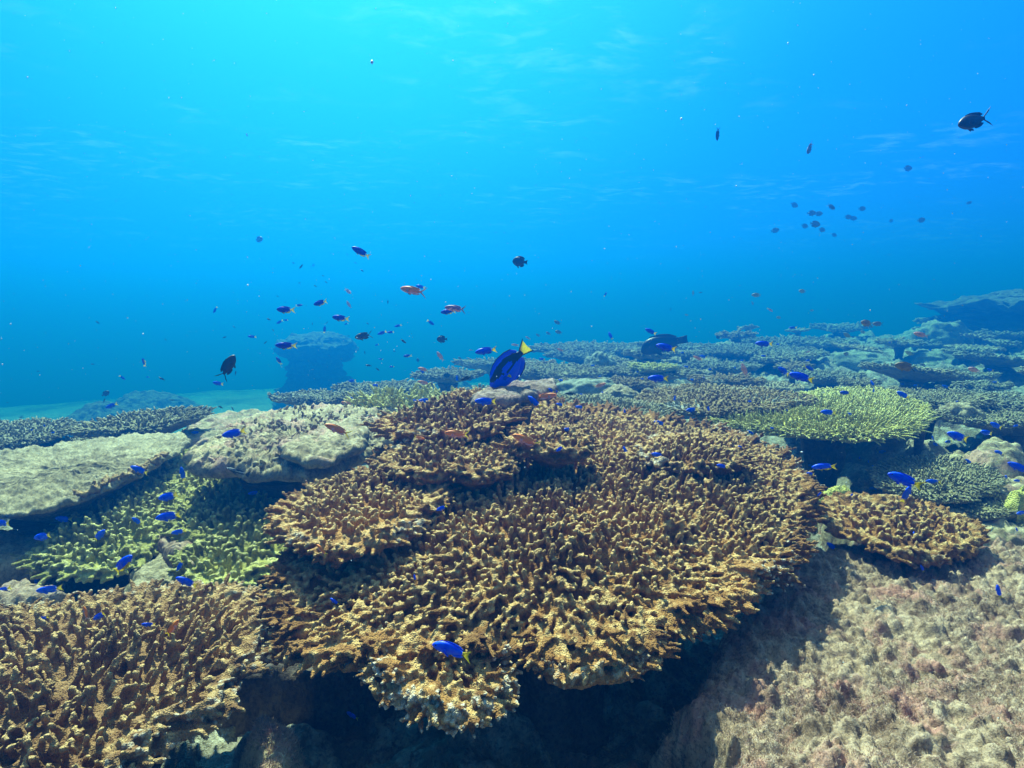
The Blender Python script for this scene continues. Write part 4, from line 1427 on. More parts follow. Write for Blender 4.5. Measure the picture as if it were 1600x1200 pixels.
fmat_('fish_blue', (0.006, 0.06, 1.0), (0.01, 0.14, 1.0), .4, .3)
fmat_('fish_deep_blue', (0.003, 0.02, 0.50), (0.004, 0.04, 0.75))
fmat_('fish_yellow', (0.98, 0.88, 0.05), (0.95, 0.78, 0.05))
fmat_('fish_pale_yellow', (0.85, 0.80, 0.22))
fmat_('fish_orange', (1.0, 0.32, 0.03), (1.0, 0.22, 0.02))
fmat_('fish_pink', (0.90, 0.36, 0.30), (0.85, 0.42, 0.38))
fmat_('fish_violet', (0.42, 0.16, 0.26), (0.30, 0.12, 0.22))
fmat_('fish_rim', (0.65, 0.55, 0.60))
fmat_('fish_black', (0.010, 0.012, 0.014), (0.02, 0.025, 0.03))
fmat_('fish_dark', (0.018, 0.028, 0.03), (0.035, 0.045, 0.04))
fmat_('fish_grey', (0.10, 0.13, 0.12), (0.20, 0.22, 0.18))
fmat_('fish_brown', (0.22, 0.14, 0.06), (0.32, 0.22, 0.10))
fmat_('fish_olive', (0.32, 0.30, 0.12), (0.42, 0.40, 0.20))
fmat_('fish_white', (0.6, 0.62, 0.6))
fmat_('fish_eye', (0.005, 0.005, 0.006), None, .15, .6)
fmat_('tang_blue', (0.004, 0.05, 1.0), (0.006, 0.08, 1.0))
fmat_('tang_black', (0.003, 0.004, 0.02), (0.005, 0.006, 0.035))
fmat_('tang_yellow', (1.0, 0.95, 0.03), (1.0, 0.92, 0.03))

for k_ in ('tang_yellow', 'fish_yellow', 'fish_pale_yellow', 'fish_rim'):      # thin fins let the sun through
    nt_ = M[k_].node_tree
    b_ = nt_.nodes['Principled BSDF']
    o_ = [n_ for n_ in nt_.nodes if n_.type == 'OUTPUT_MATERIAL'][0]
    tl_, mx_ = nt_.nodes.new('ShaderNodeBsdfTranslucent'), nt_.nodes.new('ShaderNodeMixShader')
    if b_.inputs['Base Color'].links:
        nt_.links.new(b_.inputs['Base Color'].links[0].from_socket, tl_.inputs['Color'])
    else:
        tl_.inputs['Color'].default_value = b_.inputs['Base Color'].default_value
    mx_.inputs[0].default_value = .5
    nt_.links.new(b_.outputs[0], mx_.inputs[1])
    nt_.links.new(tl_.outputs[0], mx_.inputs[2])
    nt_.links.new(mx_.outputs[0], o_.inputs['Surface'])

pect = lambda m, w=.055: [dict(b=[(.27, .0), (.28, -.035), (.29, -.06)], o=[(.38, .03), (.40, -.04), (.36, -.10)], y=w, tilt=.05, m=m, t=.006),
                          dict(b=[(.27, .0), (.28, -.035), (.29, -.06)], o=[(.38, .03), (.40, -.04), (.36, -.10)], y=-w, tilt=-.05, m=m, t=.006)]


def slim(hmax, wmax, mats, pattern=None, tailm=1, dm=0, am=0, fork=.10, deep=0.0, spikes=False, pm=0):
    h = hmax
    top = [(0, -.005), (.03, .32 * h), (.10, .62 * h), (.22, .92 * h), (.36, h), (.52, .86 * h), (.68, .50 * h), (.78, .25 * h), (.82, .22 * h)]
    bot = [(0, -.015), (.03, -.26 * h), (.10, -.58 * h), (.22, -.88 * h), (.38, -h), (.54, -.84 * h), (.68, -.48 * h), (.78, -.25 * h), (.82, -.22 * h)]
    wid = [(0, .006), (.04, wmax * .55), (.14, wmax * .9), (.28, wmax), (.5, wmax * .75), (.7, wmax * .35), (.82, wmax * .14)]
    tl = .16 + deep
    f = [dict(b=[(.78, .20 * h), (.80, .10 * h), (.81, 0), (.80, -.10 * h), (.78, -.20 * h)],
              o=[(1.0 + deep * .3, tl), (.95, tl * .55), (1 - fork, 0), (.95, -tl * .55), (1.0 + deep * .3, -tl)], m=tailm, t=.012)]
    f.append(dict(b=[(.24, .88 * h), (.36, .94 * h), (.50, .84 * h), (.62, .60 * h), (.70, .42 * h)],
                  o=[(.27, 1.04 * h), (.42, 1.16 * h), (.56, 1.10 * h), (.70, .95 * h), (.79, .60 * h)], m=dm))
    f.append(dict(b=[(.48, -.84 * h), (.56, -.76 * h), (.64, -.56 * h), (.70, -.42 * h)],
                  o=[(.54, -1.08 * h), (.64, -1.05 * h), (.72, -.92 * h), (.79, -.58 * h)], m=am))
    f.append(dict(b=[(.30, -.90 * h), (.33, -.94 * h), (.36, -.96 * h)], o=[(.40, -1.30 * h), (.44, -1.28 * h), (.42, -1.0 * h)], m=am, y=.015, tilt=.02))
    f.append(dict(b=[(.30, -.90 * h), (.33, -.94 * h), (.36, -.96 * h)], o=[(.40, -1.30 * h), (.44, -1.28 * h), (.42, -1.0 * h)], m=am, y=-.015, tilt=-.02))
    f += pect(pm, wmax * .9)
    return dict(top=top, bot=bot, wid=wid, fins=f, mats=mats, pattern=pattern)


SPEC = {}
# blue damsel with a yellow tail
SPEC['azure'] = slim(.152, .075, ['fish_blue', 'fish_yellow'], lambda u, z, y: 1 if u > .77 else 0, tailm=1, dm=0, am=0, fork=.08)
SPEC['azure2'] = slim(.150, .075, ['fish_deep_blue', 'fish_pale_yellow'], lambda u, z, y: 1 if (u > .74 or (u > .5 and z < -.10)) else 0, tailm=1, am=1, fork=.09)
SPEC['azure3'] = slim(.145, .075, ['fish_blue', 'fish_yellow'], lambda u, z, y: 1 if (u > .76 or (z < -.085 and u > .2)) else 0, tailm=1, am=1, fork=.09)
SPEC['anthias'] = slim(.125, .070, ['fish_orange', 'fish_yellow', 'fish_pink'], lambda u, z, y: 2 if (z < -.06 and u < .6) else 0, tailm=1, dm=0, am=2, fork=.16, deep=.03, pm=2)
SPEC['anthias_red'] = slim(.130, .070, ['fish_orange', 'fish_rim', 'fish_pink'], lambda u, z, y: 2 if z < -.04 else 0, tailm=2, dm=0, am=1, fork=.17, deep=.05, pm=1)
SPEC['violet'] = slim(.125, .070, ['fish_violet', 'fish_violet', 'fish_pink'], lambda u, z, y: 2 if z < -.05 else 0, tailm=0, am=2, fork=.16, deep=.04, pm=2)
SPEC['pink'] = slim(.155, .070, ['fish_pink', 'fish_rim'], None, tailm=1, am=1, fork=.12)
SPEC['chromis'] = slim(.19, .085, ['fish_dark', 'fish_black'], None, tailm=1, dm=1, am=1, fork=.26, deep=.10, pm=1)
SPEC['grey'] = slim(.20, .085, ['fish_grey', 'fish_rim'], lambda u, z, y: 0, tailm=0, fork=.22, deep=.06)
SPEC['brown'] = slim(.195, .080, ['fish_brown', 'fish_black'], None, tailm=1, dm=0, am=0, fork=.22, deep=.05)
SPEC['olive'] = slim(.20, .080, ['fish_olive', 'fish_dark'], None, tailm=0, fork=.18, deep=.02)
SPEC['tiny'] = slim(.125, .07, ['fish_dark', 'fish_dark'], None, tailm=0, fork=.16)
SPEC['round'] = slim(.27, .10, ['fish_grey', 'fish_dark'], None, tailm=1, dm=1, am=1, fork=.14)
d3 = slim(.30, .11, ['fish_black', 'fish_white'], lambda u, z, y: 1 if (abs(u - .42) < .035 and z > .20) else 0, tailm=0, fork=.06)
SPEC['domino'] = d3
# striped cleaner
SPEC['cleaner'] = slim(.085, .055, ['fish_black', 'fish_white'], lambda u, z, y: 1 if (.005 < z < .035) else 0, tailm=0, fork=.03)
# big wrasse or parrotfish: heavy head, blunt square tail
big = slim(.185, .09, ['fish_black', 'fish_black'], None, tailm=0, fork=-.0)
big['top'] = [(0, -.06), (.02, .02), (.06, .09), (.14, .15), (.28, .185), (.45, .18), (.62, .14), (.76, .085), (.84, .07)]
big['bot'] = [(0, -.08), (.02, -.12), (.08, -.155), (.2, -.18), (.38, -.185), (.55, -.15), (.7, -.10), (.8, -.07), (.84, -.065)]
big['mats'] = ['tang_black', 'fish_black']
big['fins'][0] = dict(b=[(.80, .07), (.82, .035), (.83, 0), (.82, -.035), (.80, -.065)], o=[(1.0, .085), (.99, .04), (.985, 0), (.99, -.04), (1.0, -.08)], m=0, t=.02)
big['fins'][1] = dict(b=[(.2, .16), (.4, .17), (.6, .13), (.74, .08)], o=[(.24, .20), (.44, .22), (.64, .185), (.80, .10)], m=0)
big['fins'][2] = dict(b=[(.5, -.15), (.6, -.12), (.68, -.10), (.74, -.085)], o=[(.54, -.20), (.65, -.175), (.73, -.15), (.80, -.10)], m=0)
SPEC['parrot'] = big


# regal blue tang
def tangpat(u, z, y):
    # black palette: band from the eye along the back to the tail with a blue oval window
    zt = float(np.interp(u, [0, .1, .3, .6, .82], [.02, .15, .215, .20, .055]))
    v = z / max(zt, .02)
    if u < .10: return 0
    if u > .80: return 1
    oval = ((u - .46) / .13) ** 2 + ((z - .035) / .050) ** 2
    if oval < 1: return 0
    lo = float(np.interp(u, [.10, .2, .3, .40, .52, .62, .70, .8], [.05, .03, .01, -.035, -.040, -.03, -.04, -.045]))
    hi = float(np.interp(u, [.10, .2, .35, .55, .7, .8], [.10, .135, .175, .17, .115, .06]))
    return 1 if lo < z < hi else 0


tang = dict(
    top=[(0, -.035), (.03, .01), (.08, .07), (.16, .14), (.28, .19), (.42, .205), (.56, .185), (.68, .13), (.77, .065), (.82, .045), (.84, .043)],
    bot=[(0, -.05), (.03, -.075), (.08, -.12), (.16, -.175), (.28, -.215), (.42, -.225), (.56, -.195), (.68, -.13), (.77, -.062), (.82, -.045), (.84, -.043)],
    wid=[(0, .012), (.05, .035), (.15, .055), (.3, .062), (.5, .05), (.7, .028), (.84, .012)], nu=70, nv=44, pattern=tangpat, mats=['tang_blue', 'tang_black', 'tang_yellow'],
    fins=[dict(b=[(.80, .035), (.83, .02), (.835, 0), (.83, -.02), (.80, -.035)], o=[(.99, .125), (.985, .06), (.975, 0), (.985, -.06), (.99, -.125)], m=2, t=.012),
          dict(b=[(.79, .045), (.80, .042), (.81, .038)], o=[(1.01, .150), (1.015, .146), (.99, .120)], m=1, t=.016),
          dict(b=[(.79, -.045), (.80, -.042), (.81, -.038)], o=[(1.01, -.150), (1.015, -.146), (.99, -.120)], m=1, t=.016),
          dict(b=[(.16, .13), (.28, .18), (.42, .195), (.56, .175), (.68, .12), (.76, .065)], o=[(.19, .175), (.32, .232), (.46, .252), (.60, .235), (.73, .185), (.80, .085)], m=0, t=.012),
          dict(b=[(.19, .172), (.32, .229), (.46, .249), (.60, .232), (.73, .182)], o=[(.20, .182), (.33, .240), (.47, .260), (.61, .243), (.74, .190)], m=1, t=.010),
          dict(b=[(.36, -.21), (.48, -.205), (.60, -.165), (.70, -.11), (.76, -.062)], o=[(.42, -.255), (.54, -.262), (.66, -.232), (.75, -.175), (.80, -.08)], m=0, t=.012),
          dict(b=[(.42, -.252), (.54, -.259), (.66, -.229), (.75, -.172)], o=[(.43, -.263), (.55, -.271), (.67, -.240), (.76, -.180)], m=1, t=.010),
          dict(b=[(.26, -.04), (.27, -.07), (.28, -.10)], o=[(.36, -.03), (.385, -.09), (.35, -.145)], y=.060, tilt=.04, m=0, t=.006),
          dict(b=[(.26, -.04), (.27, -.07), (.28, -.10)], o=[(.36, -.03), (.385, -.09), (.35, -.145)], y=-.060, tilt=-.04, m=0, t=.006),
          dict(b=[(.350, -.06), (.36, -.08), (.362, -.10)], o=[(.395, -.05), (.405, -.09), (.385, -.13)], y=.097, tilt=.008, m=2, t=.004),
          dict(b=[(.350, -.06), (.36, -.08), (.362, -.10)], o=[(.395, -.05), (.405, -.09), (.385, -.13)], y=-.097, tilt=-.008, m=2, t=.004)])
SPEC['tang'] = tang

KIND = {  # object name, label noun, category, real length m
    'azure': ('damselfish', 'blue damselfish', .062), 'azure2': ('damselfish', 'yellow-tailed dark blue damselfish', .062), 'azure3': ('damselfish', 'yellow-bellied blue damselfish', .062),
    'anthias': ('anthias', 'orange anthias', .085), 'anthias_red': ('anthias', 'pale-finned red-orange anthias', .085), 'violet': ('anthias', 'violet-pink anthias', .08),
    'pink': ('anthias', 'pale pink anthias', .07), 'chromis': ('chromis', 'black fork-tailed chromis', .085), 'grey': ('chromis', 'grey chromis', .085),
    'brown': ('chromis', 'brown chromis', .09), 'olive': ('chromis', 'yellowish-olive chromis', .08), 'tiny': ('small_fish', 'dark fish', .05),
    'round': ('damselfish', 'deep-bodied dark damselfish', .10), 'domino': ('damselfish', 'black deep-bodied damselfish', .07), 'cleaner': ('cleaner_wrasse', 'black striped cleaner wrasse', .075),
    'parrot': ('parrotfish', 'big dark parrotfish', .45), 'tang': ('blue_tang', 'blue tang with yellow tail', .21)}
CATN = {'damselfish': 'damselfish', 'anthias': 'anthias', 'chromis': 'chromis', 'small_fish': 'fish', 'cleaner_wrasse': 'wrasse', 'parrotfish': 'parrotfish', 'blue_tang': 'tang'}
meshes = {}
for k, sp in SPEC.items():
    meshes[k] = [fish_mesh(KIND[k][0], sp, b_) for b_ in ((0.0,) if k in ('tang',) else (0.10, -0.12, 0.28))]
# an eye, shared
t_ = np.linspace(0, math.pi, 7)
ev = np.concatenate([np.stack([np.cos(np.arange(10) / 10 * 6.283) * math.sin(a_), np.full(10, math.cos(a_) * .55), np.sin(np.arange(10) / 10 * 6.283) * math.sin(a_)], -1) for a_ in np.linspace(.15, math.pi - .15, 7)])
eo = mesh_obj('eye', ev, grid_faces(10, 7, True), M['fish_eye'])
eye_me = eo.data
bpy.data.objects.remove(eo)

FISH = [  # species, px, py, length px, heading deg (0 right, 90 up), yaw out of plane deg, depth scale
    ('tang', 795, 573, 92, 229, 8, 1.0),
    ('azure2', 564, 394, 31, 152, 0), ('azure2', 446, 484, 31, 176, 0), ('azure2', 467, 477, 12, 5, 0), ('azure2', 501, 473, 25, 192, 0), ('azure2', 532, 497, 28, 172, 0),
    ('azure', 541, 506, 7, 200, 0), ('azure2', 447, 540, 33, 179, 0), ('azure2', 436, 564, 15, 125, 0), ('azure', 394, 526, 13, 176, 0), ('azure', 657, 448, 16, 165, 0),
    ('azure2', 700, 487, 24, 184, 0), ('azure', 759, 548, 34, 190, 0), ('azure', 622, 509, 12, 195, 0), ('azure', 673, 504, 14, 325, 0), ('azure', 597, 520, 15, 200, 0),
    ('azure', 610, 519, 11, 185, 0), ('azure', 507, 515, 12, 75, 20), ('azure', 437, 503, 12, 210, 0), ('azure', 447, 500, 8, 180, 0), ('azure2', 637, 556, 14, 186, 0),
    ('azure', 612, 573, 8, 180, 0), ('azure', 589, 539, 7, 195, 0), ('azure', 595, 561, 7, 170, 0), ('azure', 660, 580, 13, 125, 0), ('azure', 550, 595, 13, 185, 0),
    ('azure', 588, 602, 12, 175, 0), ('azure', 552, 622, 14, 182, 0), ('azure', 650, 627, 15, 165, 0), ('azure', 663, 626, 22, 188, 0), ('azure', 759, 627, 34, 178, 0),
    ('azure', 835, 628, 27, 138, 0), ('azure', 714, 592, 11, 95, 0), ('azure', 341, 599, 19, 172, 0), ('azure3', 225, 566, 13, 80, 40), ('azure', 174, 634, 20, 200, 0),
    ('azure', 191, 590, 10, 320, 0), ('azure', 231, 589, 6, 180, 0), ('azure', 336, 484, 12, 235, 0), ('tiny', 351, 527, 7, 200, 0), ('azure', 365, 677, 37, 193, 0),
    ('azure', 218, 734, 27, 155, 0), ('azure', 285, 741, 24, 100, 0), ('azure', 262, 776, 35, 194, 0), ('azure', 264, 806, 40, 191, 0), ('azure', 214, 814, 16, 130, 30),
    ('azure', 99, 811, 28, 174, 0), ('azure', 4, 817, 30, 180, 0), ('azure', 67, 838, 34, 193, 0), ('azure', 155, 837, 30, 40, 0), ('azure3', 190, 883, 50, 41, 0),
    ('azure', 279, 831, 22, 190, 0), ('azure', 281, 884, 18, 245, 0), ('azure', 292, 909, 34, 152, 0), ('azure', 4, 922, 26, 195, 0), ('azure', 58, 908, 24, 80, 20),
    ('azure', 77, 921, 34, 182, 0), ('azure', 67, 966, 17, 192, 0), ('azure', 156, 962, 26, 212, 0), ('azure', 232, 976, 20, 172, 0), ('azure', 523, 940, 18, 150, 0),
    ('azure', 648, 903, 11, 100, 0), ('azure', 707, 1014, 66, 172, 0), ('azure', 551, 1118, 23, 160, 0), ('azure', 690, 794, 19, 205, 0), ('azure', 397, 770, 18, 188, 0),
    ('azure', 306, 676, 15, 178, 0), ('azure', 875, 701, 15, 220, 0), ('azure', 888, 671, 18, 184, 0), ('azure', 977, 706, 18, 108, 0), ('azure', 1030, 712, 26, 165, 0),
    ('azure', 1128, 728, 18, 170, 0), ('azure', 1031, 661, 19, 165, 0), ('azure', 906, 636, 15, 178, 0), ('azure', 875, 632, 13, 170, 0), ('azure', 976, 643, 9, 90, 0),
    ('azure', 1017, 518, 20, 155, 0), ('azure', 954, 525, 14, 110, 0), ('azure', 1041, 543, 34, 168, 0), ('azure', 1028, 591, 31, 180, 0), ('azure', 1099, 557, 12, 165, 0),
    ('azure', 1067, 551, 7, 180, 0), ('azure', 946, 460, 8, 60, 0), ('azure', 1194, 537, 26, 177, 0), ('azure', 1239, 512, 12, 182, 0), ('azure', 1225, 580, 24, 150, 0),
    ('azure', 1252, 589, 38, 164, 0), ('azure2', 1263, 575, 17, 332, 0), ('azure', 1239, 580, 7, 190, 0), ('azure2', 1321, 614, 21, 175, 0), ('azure', 1363, 599, 11, 110, 0),
    ('azure', 1365, 611, 8, 95, 0), ('azure', 1411, 617, 23, 155, 0), ('azure', 1294, 644, 24, 177, 0), ('azure', 1329, 647, 11, 165, 20), ('azure', 1081, 640, 20, 187, 0),
    ('azure', 1107, 640, 11, 100, 0), ('azure', 1054, 623, 10, 80, 0), ('azure', 1172, 627, 8, 180, 0), ('azure', 1230, 641, 6, 180, 0), ('azure', 1207, 669, 8, 165, 0),
    ('azure', 1174, 676, 13, 148, 0), ('azure', 1157, 698, 8, 165, 0), ('azure', 1377, 706, 15, 5, 0), ('azure3', 1287, 729, 34, 187, 0), ('azure', 1268, 728, 10, 165, 0),
    ('azure', 1266, 740, 13, 170, 0), ('azure', 1343, 716, 6, 90, 0), ('azure', 1357, 722, 7, 100, 0), ('azure', 1364, 728, 5, 170, 0), ('azure', 1412, 749, 52, 160, 0),
    ('azure', 1458, 752, 21, 180, 0), ('azure', 1366, 763, 15, 178, 0), ('azure', 1281, 771, 12, 222, 0), ('azure', 1331, 773, 8, 230, 0), ('azure', 1416, 773, 30, 78, 20),
    ('azure', 1497, 682, 37, 162, 0), ('azure', 1542, 676, 24, 170, 0), ('azure', 1557, 665, 23, 157, 0), ('azure', 1562, 708, 20, 160, 0), ('azure', 1592, 730, 32, 155, 0),
    ('azure', 1573, 746, 13, 150, 30), ('azure', 1590, 751, 11, 180, 0), ('azure', 1588, 665, 11, 200, 0), ('azure', 1482, 690, 14, 185, 0), ('azure', 1461, 694, 12, 330, 0),
    ('azure', 1458, 685, 9, 100, 0), ('azure', 1514, 721, 12, 145, 0), ('azure', 1596, 801, 18, 190, 0), ('azure', 1299, 853, 20, 145, 0), ('azure', 1428, 832, 9, 180, 50),
    ('azure', 1441, 888, 13, 115, 0), ('azure', 1560, 924, 21, 97, 0), ('azure', 1589, 828, 8, 110, 0), ('azure', 1547, 578, 11, 165, 0), ('azure', 1555, 597, 9, 180, 0),
    ('azure', 1454, 547, 7, 180, 0), ('azure', 1391, 535, 6, 180, 0), ('azure', 1216, 538, 8, 180, 0), ('azure', 1194, 556, 10, 180, 0), ('azure', 1160, 563, 7, 190, 0),
    ('azure', 1263, 563, 9, 195, 0), ('azure', 1478, 604, 12, 160, 0), ('azure', 1411, 600, 7, 180, 0), ('azure', 1431, 602, 9, 180, 0), ('azure', 1496, 627, 7, 180, 0),
    ('azure', 1004, 592, 7, 180, 0), ('azure', 877, 594, 10, 175, 0), ('azure', 861, 610, 11, 140, 0), ('azure', 937, 588, 7, 210, 0), ('azure', 909, 616, 7, 170, 0),
    ('azure', 927, 571, 8, 180, 0), ('azure', 1082, 593, 9, 178, 0), ('azure', 1100, 590, 6, 180, 0), ('azure', 996, 581, 7, 190, 0), ('azure', 1110, 577, 8, 190, 0),
    ('azure', 1073, 573, 9, 170, 0), ('azure', 942, 613, 6, 170, 0), ('azure', 847, 561, 10, 170, 0), ('azure', 83, 676, 9, 200, 0), ('azure', 50, 672, 9, 180, 0), ('azure', 70, 665, 7, 180, 0),
    ('azure', 1288, 614, 8, 180, 0), ('azure', 870, 612, 6, 120, 0), ('azure', 1149, 575, 6, 150, 0),
    # anthias
    ('anthias_red', 645, 454, 42, 167, 0), ('violet', 712, 482, 36, 172, 0), ('pink', 544, 455, 14, 325, 30), ('pink', 545, 476, 12, 115, 20), ('anthias', 662, 577, 19, 167, 0),
    ('anthias', 663, 598, 21, 167, 0), ('anthias', 543, 631, 22, 165, 0), ('anthias', 528, 671, 42, 157, 0), ('anthias', 714, 678, 40, 174, 0), ('anthias', 822, 688, 47, 158, 0),
    ('anthias', 655, 684, 18, 350, 0), ('anthias_red', 853, 619, 34, 8, 0), ('anthias', 937, 602, 21, 18, 0), ('anthias', 1091, 560, 17, 155, 0), ('pink', 1163, 579, 24, 112, 10),
    ('anthias_red', 134, 958, 22, 105, 0), ('anthias', 269, 982, 32, 55, 0), ('anthias', 503, 859, 24, 140, 0), ('anthias', 1203, 484, 10, 320, 20), ('pink', 688, 557, 18, 125, 10),
    ('pink', 386, 211, 7, 120, 0), ('anthias', 805, 539, 12, 172, 0), ('anthias', 736, 547, 7, 180, 0), ('anthias', 825, 528, 9, 150, 0), ('anthias', 876, 547, 12, 160, 0), ('anthias', 1262, 550, 9, 10, 0),
    # black and dark
    ('chromis', 356, 573, 42, 62, 0), ('chromis', 568, 525, 27, 192, 0), ('domino', 691, 530, 17, 182, 0), ('domino', 699, 586, 12, 185, 0), ('tiny', 728, 591, 19, 200, 0),
    ('domino', 813, 409, 25, 172, 0), ('round', 404, 374, 15, 5, 0), ('domino', 653, 563, 7, 100, 0), ('domino', 165, 615, 12, 35, 0), ('parrot', 1037, 537, 74, 192, 0),
    ('tiny', 892, 615, 17, 175, 0), ('cleaner', 372, 737, 36, 160, 0), ('chromis', 1521, 189, 58, 197, 0), ('grey', 1265, 231, 24, 242, 20), ('tiny', 1121, 210, 20, 268, 0),
    ('domino', 1122, 527, 8, 130, 0), ('grey', 871, 504, 12, 150, 0), ('grey', 857, 521, 9, 152, 0), ('grey', 873, 519, 12, 165, 0), ('grey', 841, 524, 8, 150, 0), ('grey', 719, 560, 8, 150, 0),
    ('tiny', 630, 533, 12, 325, 0), ('tiny', 576, 571, 10, 175, 0), ('tiny', 368, 583, 8, 80, 0), ('tiny', 253, 592, 10, 150, 0), ('tiny', 345, 636, 10, 160, 0), ('tiny', 364, 639, 9, 130, 0),
    ('tiny', 311, 635, 8, 190, 0), ('tiny', 269, 625, 8, 175, 0), ('tiny', 471, 416, 10, 225, 0), ('round', 490, 414, 6, 240, 0), ('tiny', 459, 411, 6, 160, 0), ('tiny', 510, 441, 6, 150, 0),
    ('tiny', 493, 447, 6, 155, 0), ('tiny', 566, 423, 7, 145, 0), ('tiny', 420, 499, 8, 160, 0), ('tiny', 415, 535, 7, 220, 0), ('tiny', 427, 516, 6, 145, 0), ('tiny', 606, 472, 7, 85, 0),
    ('tiny', 505, 431, 5, 160, 0), ('tiny', 556, 411, 5, 150, 0), ('tiny', 488, 506, 5, 90, 0), ('tiny', 511, 504, 5, 220, 0), ('tiny', 575, 506, 6, 150, 0), ('tiny', 366, 511, 6, 150, 0),
    ('tiny', 259, 531, 5, 140, 0), ('tiny', 153, 504, 8, 150, 0), ('tiny', 434, 463, 5, 150, 0), ('tiny', 446, 472, 4, 190, 0), ('tiny', 468, 442, 5, 190, 0), ('tiny', 145, 569, 6, 180, 0),
    ('tiny', 34, 652, 7, 180, 0), ('tiny', 12, 629, 5, 180, 0), ('tiny', 60, 580, 6, 180, 0), ('tiny', 545, 525, 5, 180, 0), ('tiny', 620, 600, 7, 170, 0), ('tiny', 590, 577, 8, 320, 0),
    ('tiny', 163, 625, 8, 250, 0), ('tiny', 543, 398, 4, 150, 0), ('tiny', 616, 549, 5, 175, 0), ('tiny', 570, 551, 6, 100, 0), ('tiny', 34, 650, 5, 180, 0), ('tiny', 282, 660, 6, 200, 0),
    # brown and olive chromis on the right
    ('brown', 1354, 505, 22, 172, 0), ('brown', 1372, 506, 16, 178, 0), ('olive', 1324, 524, 13, 142, 0), ('olive', 1349, 519, 10, 165, 0), ('olive', 1254, 455, 13, 175, 0),
    ('olive', 1182, 461, 14, 176, 0), ('olive', 1176, 474, 7, 110, 0), ('olive', 1217, 496, 9, 178, 0), ('olive', 1269, 485, 7, 180, 0), ('brown', 1323, 553, 13, 175, 20), ('pink', 1439, 523, 21, 163, 0),
    ('olive', 1421, 552, 14, 150, 0), ('brown', 1415, 573, 32, 168, 0), ('brown', 1396, 571, 10, 150, 0), ('brown', 1443, 571, 11, 150, 0), ('pink', 1523, 578, 22, 165, 0), ('olive', 1468, 604, 14, 178, 0),
    ('olive', 1083, 458, 8, 92, 0), ('tiny', 1095, 457, 6, 190, 0), ('olive', 1073, 492, 7, 170, 0), ('tiny', 1048, 483, 5, 260, 0), ('olive', 1454, 625, 9, 180, 0), ('brown', 1535, 624, 16, 178, 0),
    # the school
    ('round', 1241, 320, 13, 330, 0), ('round', 1268, 333, 14, 0, 0), ('round', 1279, 334, 12, 0, 0), ('grey', 1299, 323, 15, 335, 0), ('round', 1325, 339, 12, 350, 0), ('round', 1333, 341, 12, 355, 0),
    ('round', 1347, 326, 12, 0, 0), ('round', 1257, 353, 12, 350, 0), ('round', 1273, 350, 17, 350, 0), ('round', 1284, 359, 12, 350, 0), ('round', 1303, 367, 10, 345, 0), ('round', 1211, 360, 13, 12, 0),
    ('round', 1392, 345, 9, 20, 0), ('round', 1439, 344, 13, 8, 0), ('grey', 1514, 317, 10, 20, 0), ('round', 1418, 263, 15, 0, 0),
]

LM = [  # landmarks for the labels: px, py, phrase
    (800, 605, "the grey crest slab"), (465, 690, 'the pinkish rubble plate'), (110, 740, "the pale grey dead plate"), (180, 830, 'the pale-rimmed green coral'),
    (370, 830, 'the shaded green coral'), (180, 1060, 'the lower left brown coral'), (560, 810, "the huge coral's left ledge"), (850, 850, "the huge brown coral's centre"),
    (695, 1090, "the huge coral's front lobe"), (1080, 720, "the huge coral's right shoulder"), (1250, 660, 'the lime table coral'), (1400, 650, "the lime coral's right tip"),
    (1130, 620, 'the ochre table coral'), (1400, 820, 'the small white-rimmed brown coral'), (1460, 745, 'the ragged olive coral'), (1540, 700, "the right-edge rubble mound"),
    (1300, 1000, 'the large furred rock'), (1520, 510, 'the far right outcrop'), (1340, 565, 'the broad pale boulder'), (1190, 545, 'the wide grey-green far coral'), (1010, 577, 'the yellow-topped olive coral'),
    (920, 610, "the smooth boulder behind the tang"), (660, 615, 'the yellow-green staghorn thicket'), (480, 580, 'the far mushroom outcrop'), (75, 630, 'the dark mound at far left'),
    (230, 655, 'the open sand at the left'), (600, 450, "open water left of centre"), (460, 430, "open water above the mushroom outcrop"), (1290, 345, 'the loose school at upper right'), (1230, 470, "open water over the right slope"),
    (1450, 350, "open water above the right outcrop"), (1200, 210, "open water at upper right"), (830, 400, "open water above the tang"), (350, 560, "open water over the sand"),
    (1290, 730, 'the shadow under the lime coral'), (1500, 600, "the dim right-edge plates"), (700, 520, "open water left of the tang"), (150, 940, "the rubble at lower left"),
    (600, 610, "the reef crest's left end"), (1100, 520, "far slope right of the parrotfish"), (140, 500, "open water at far left"), (850, 530, "open water right of the tang"), (1400, 520, "hazy slope left of the outcrop")]


def facing(h, yaw):
    h = h % 360
    if yaw > 60: return 'seen end-on'
    for a_, b_, s_ in ((22, 68, 'heading up right'), (68, 112, 'heading straight up'), (112, 158, 'heading up left'), (158, 202, 'facing left'),
                       (202, 248, 'heading down left'), (248, 292, 'heading straight down'), (292, 338, 'heading down right')):
        if a_ <= h < b_: return s_
    return 'facing right'


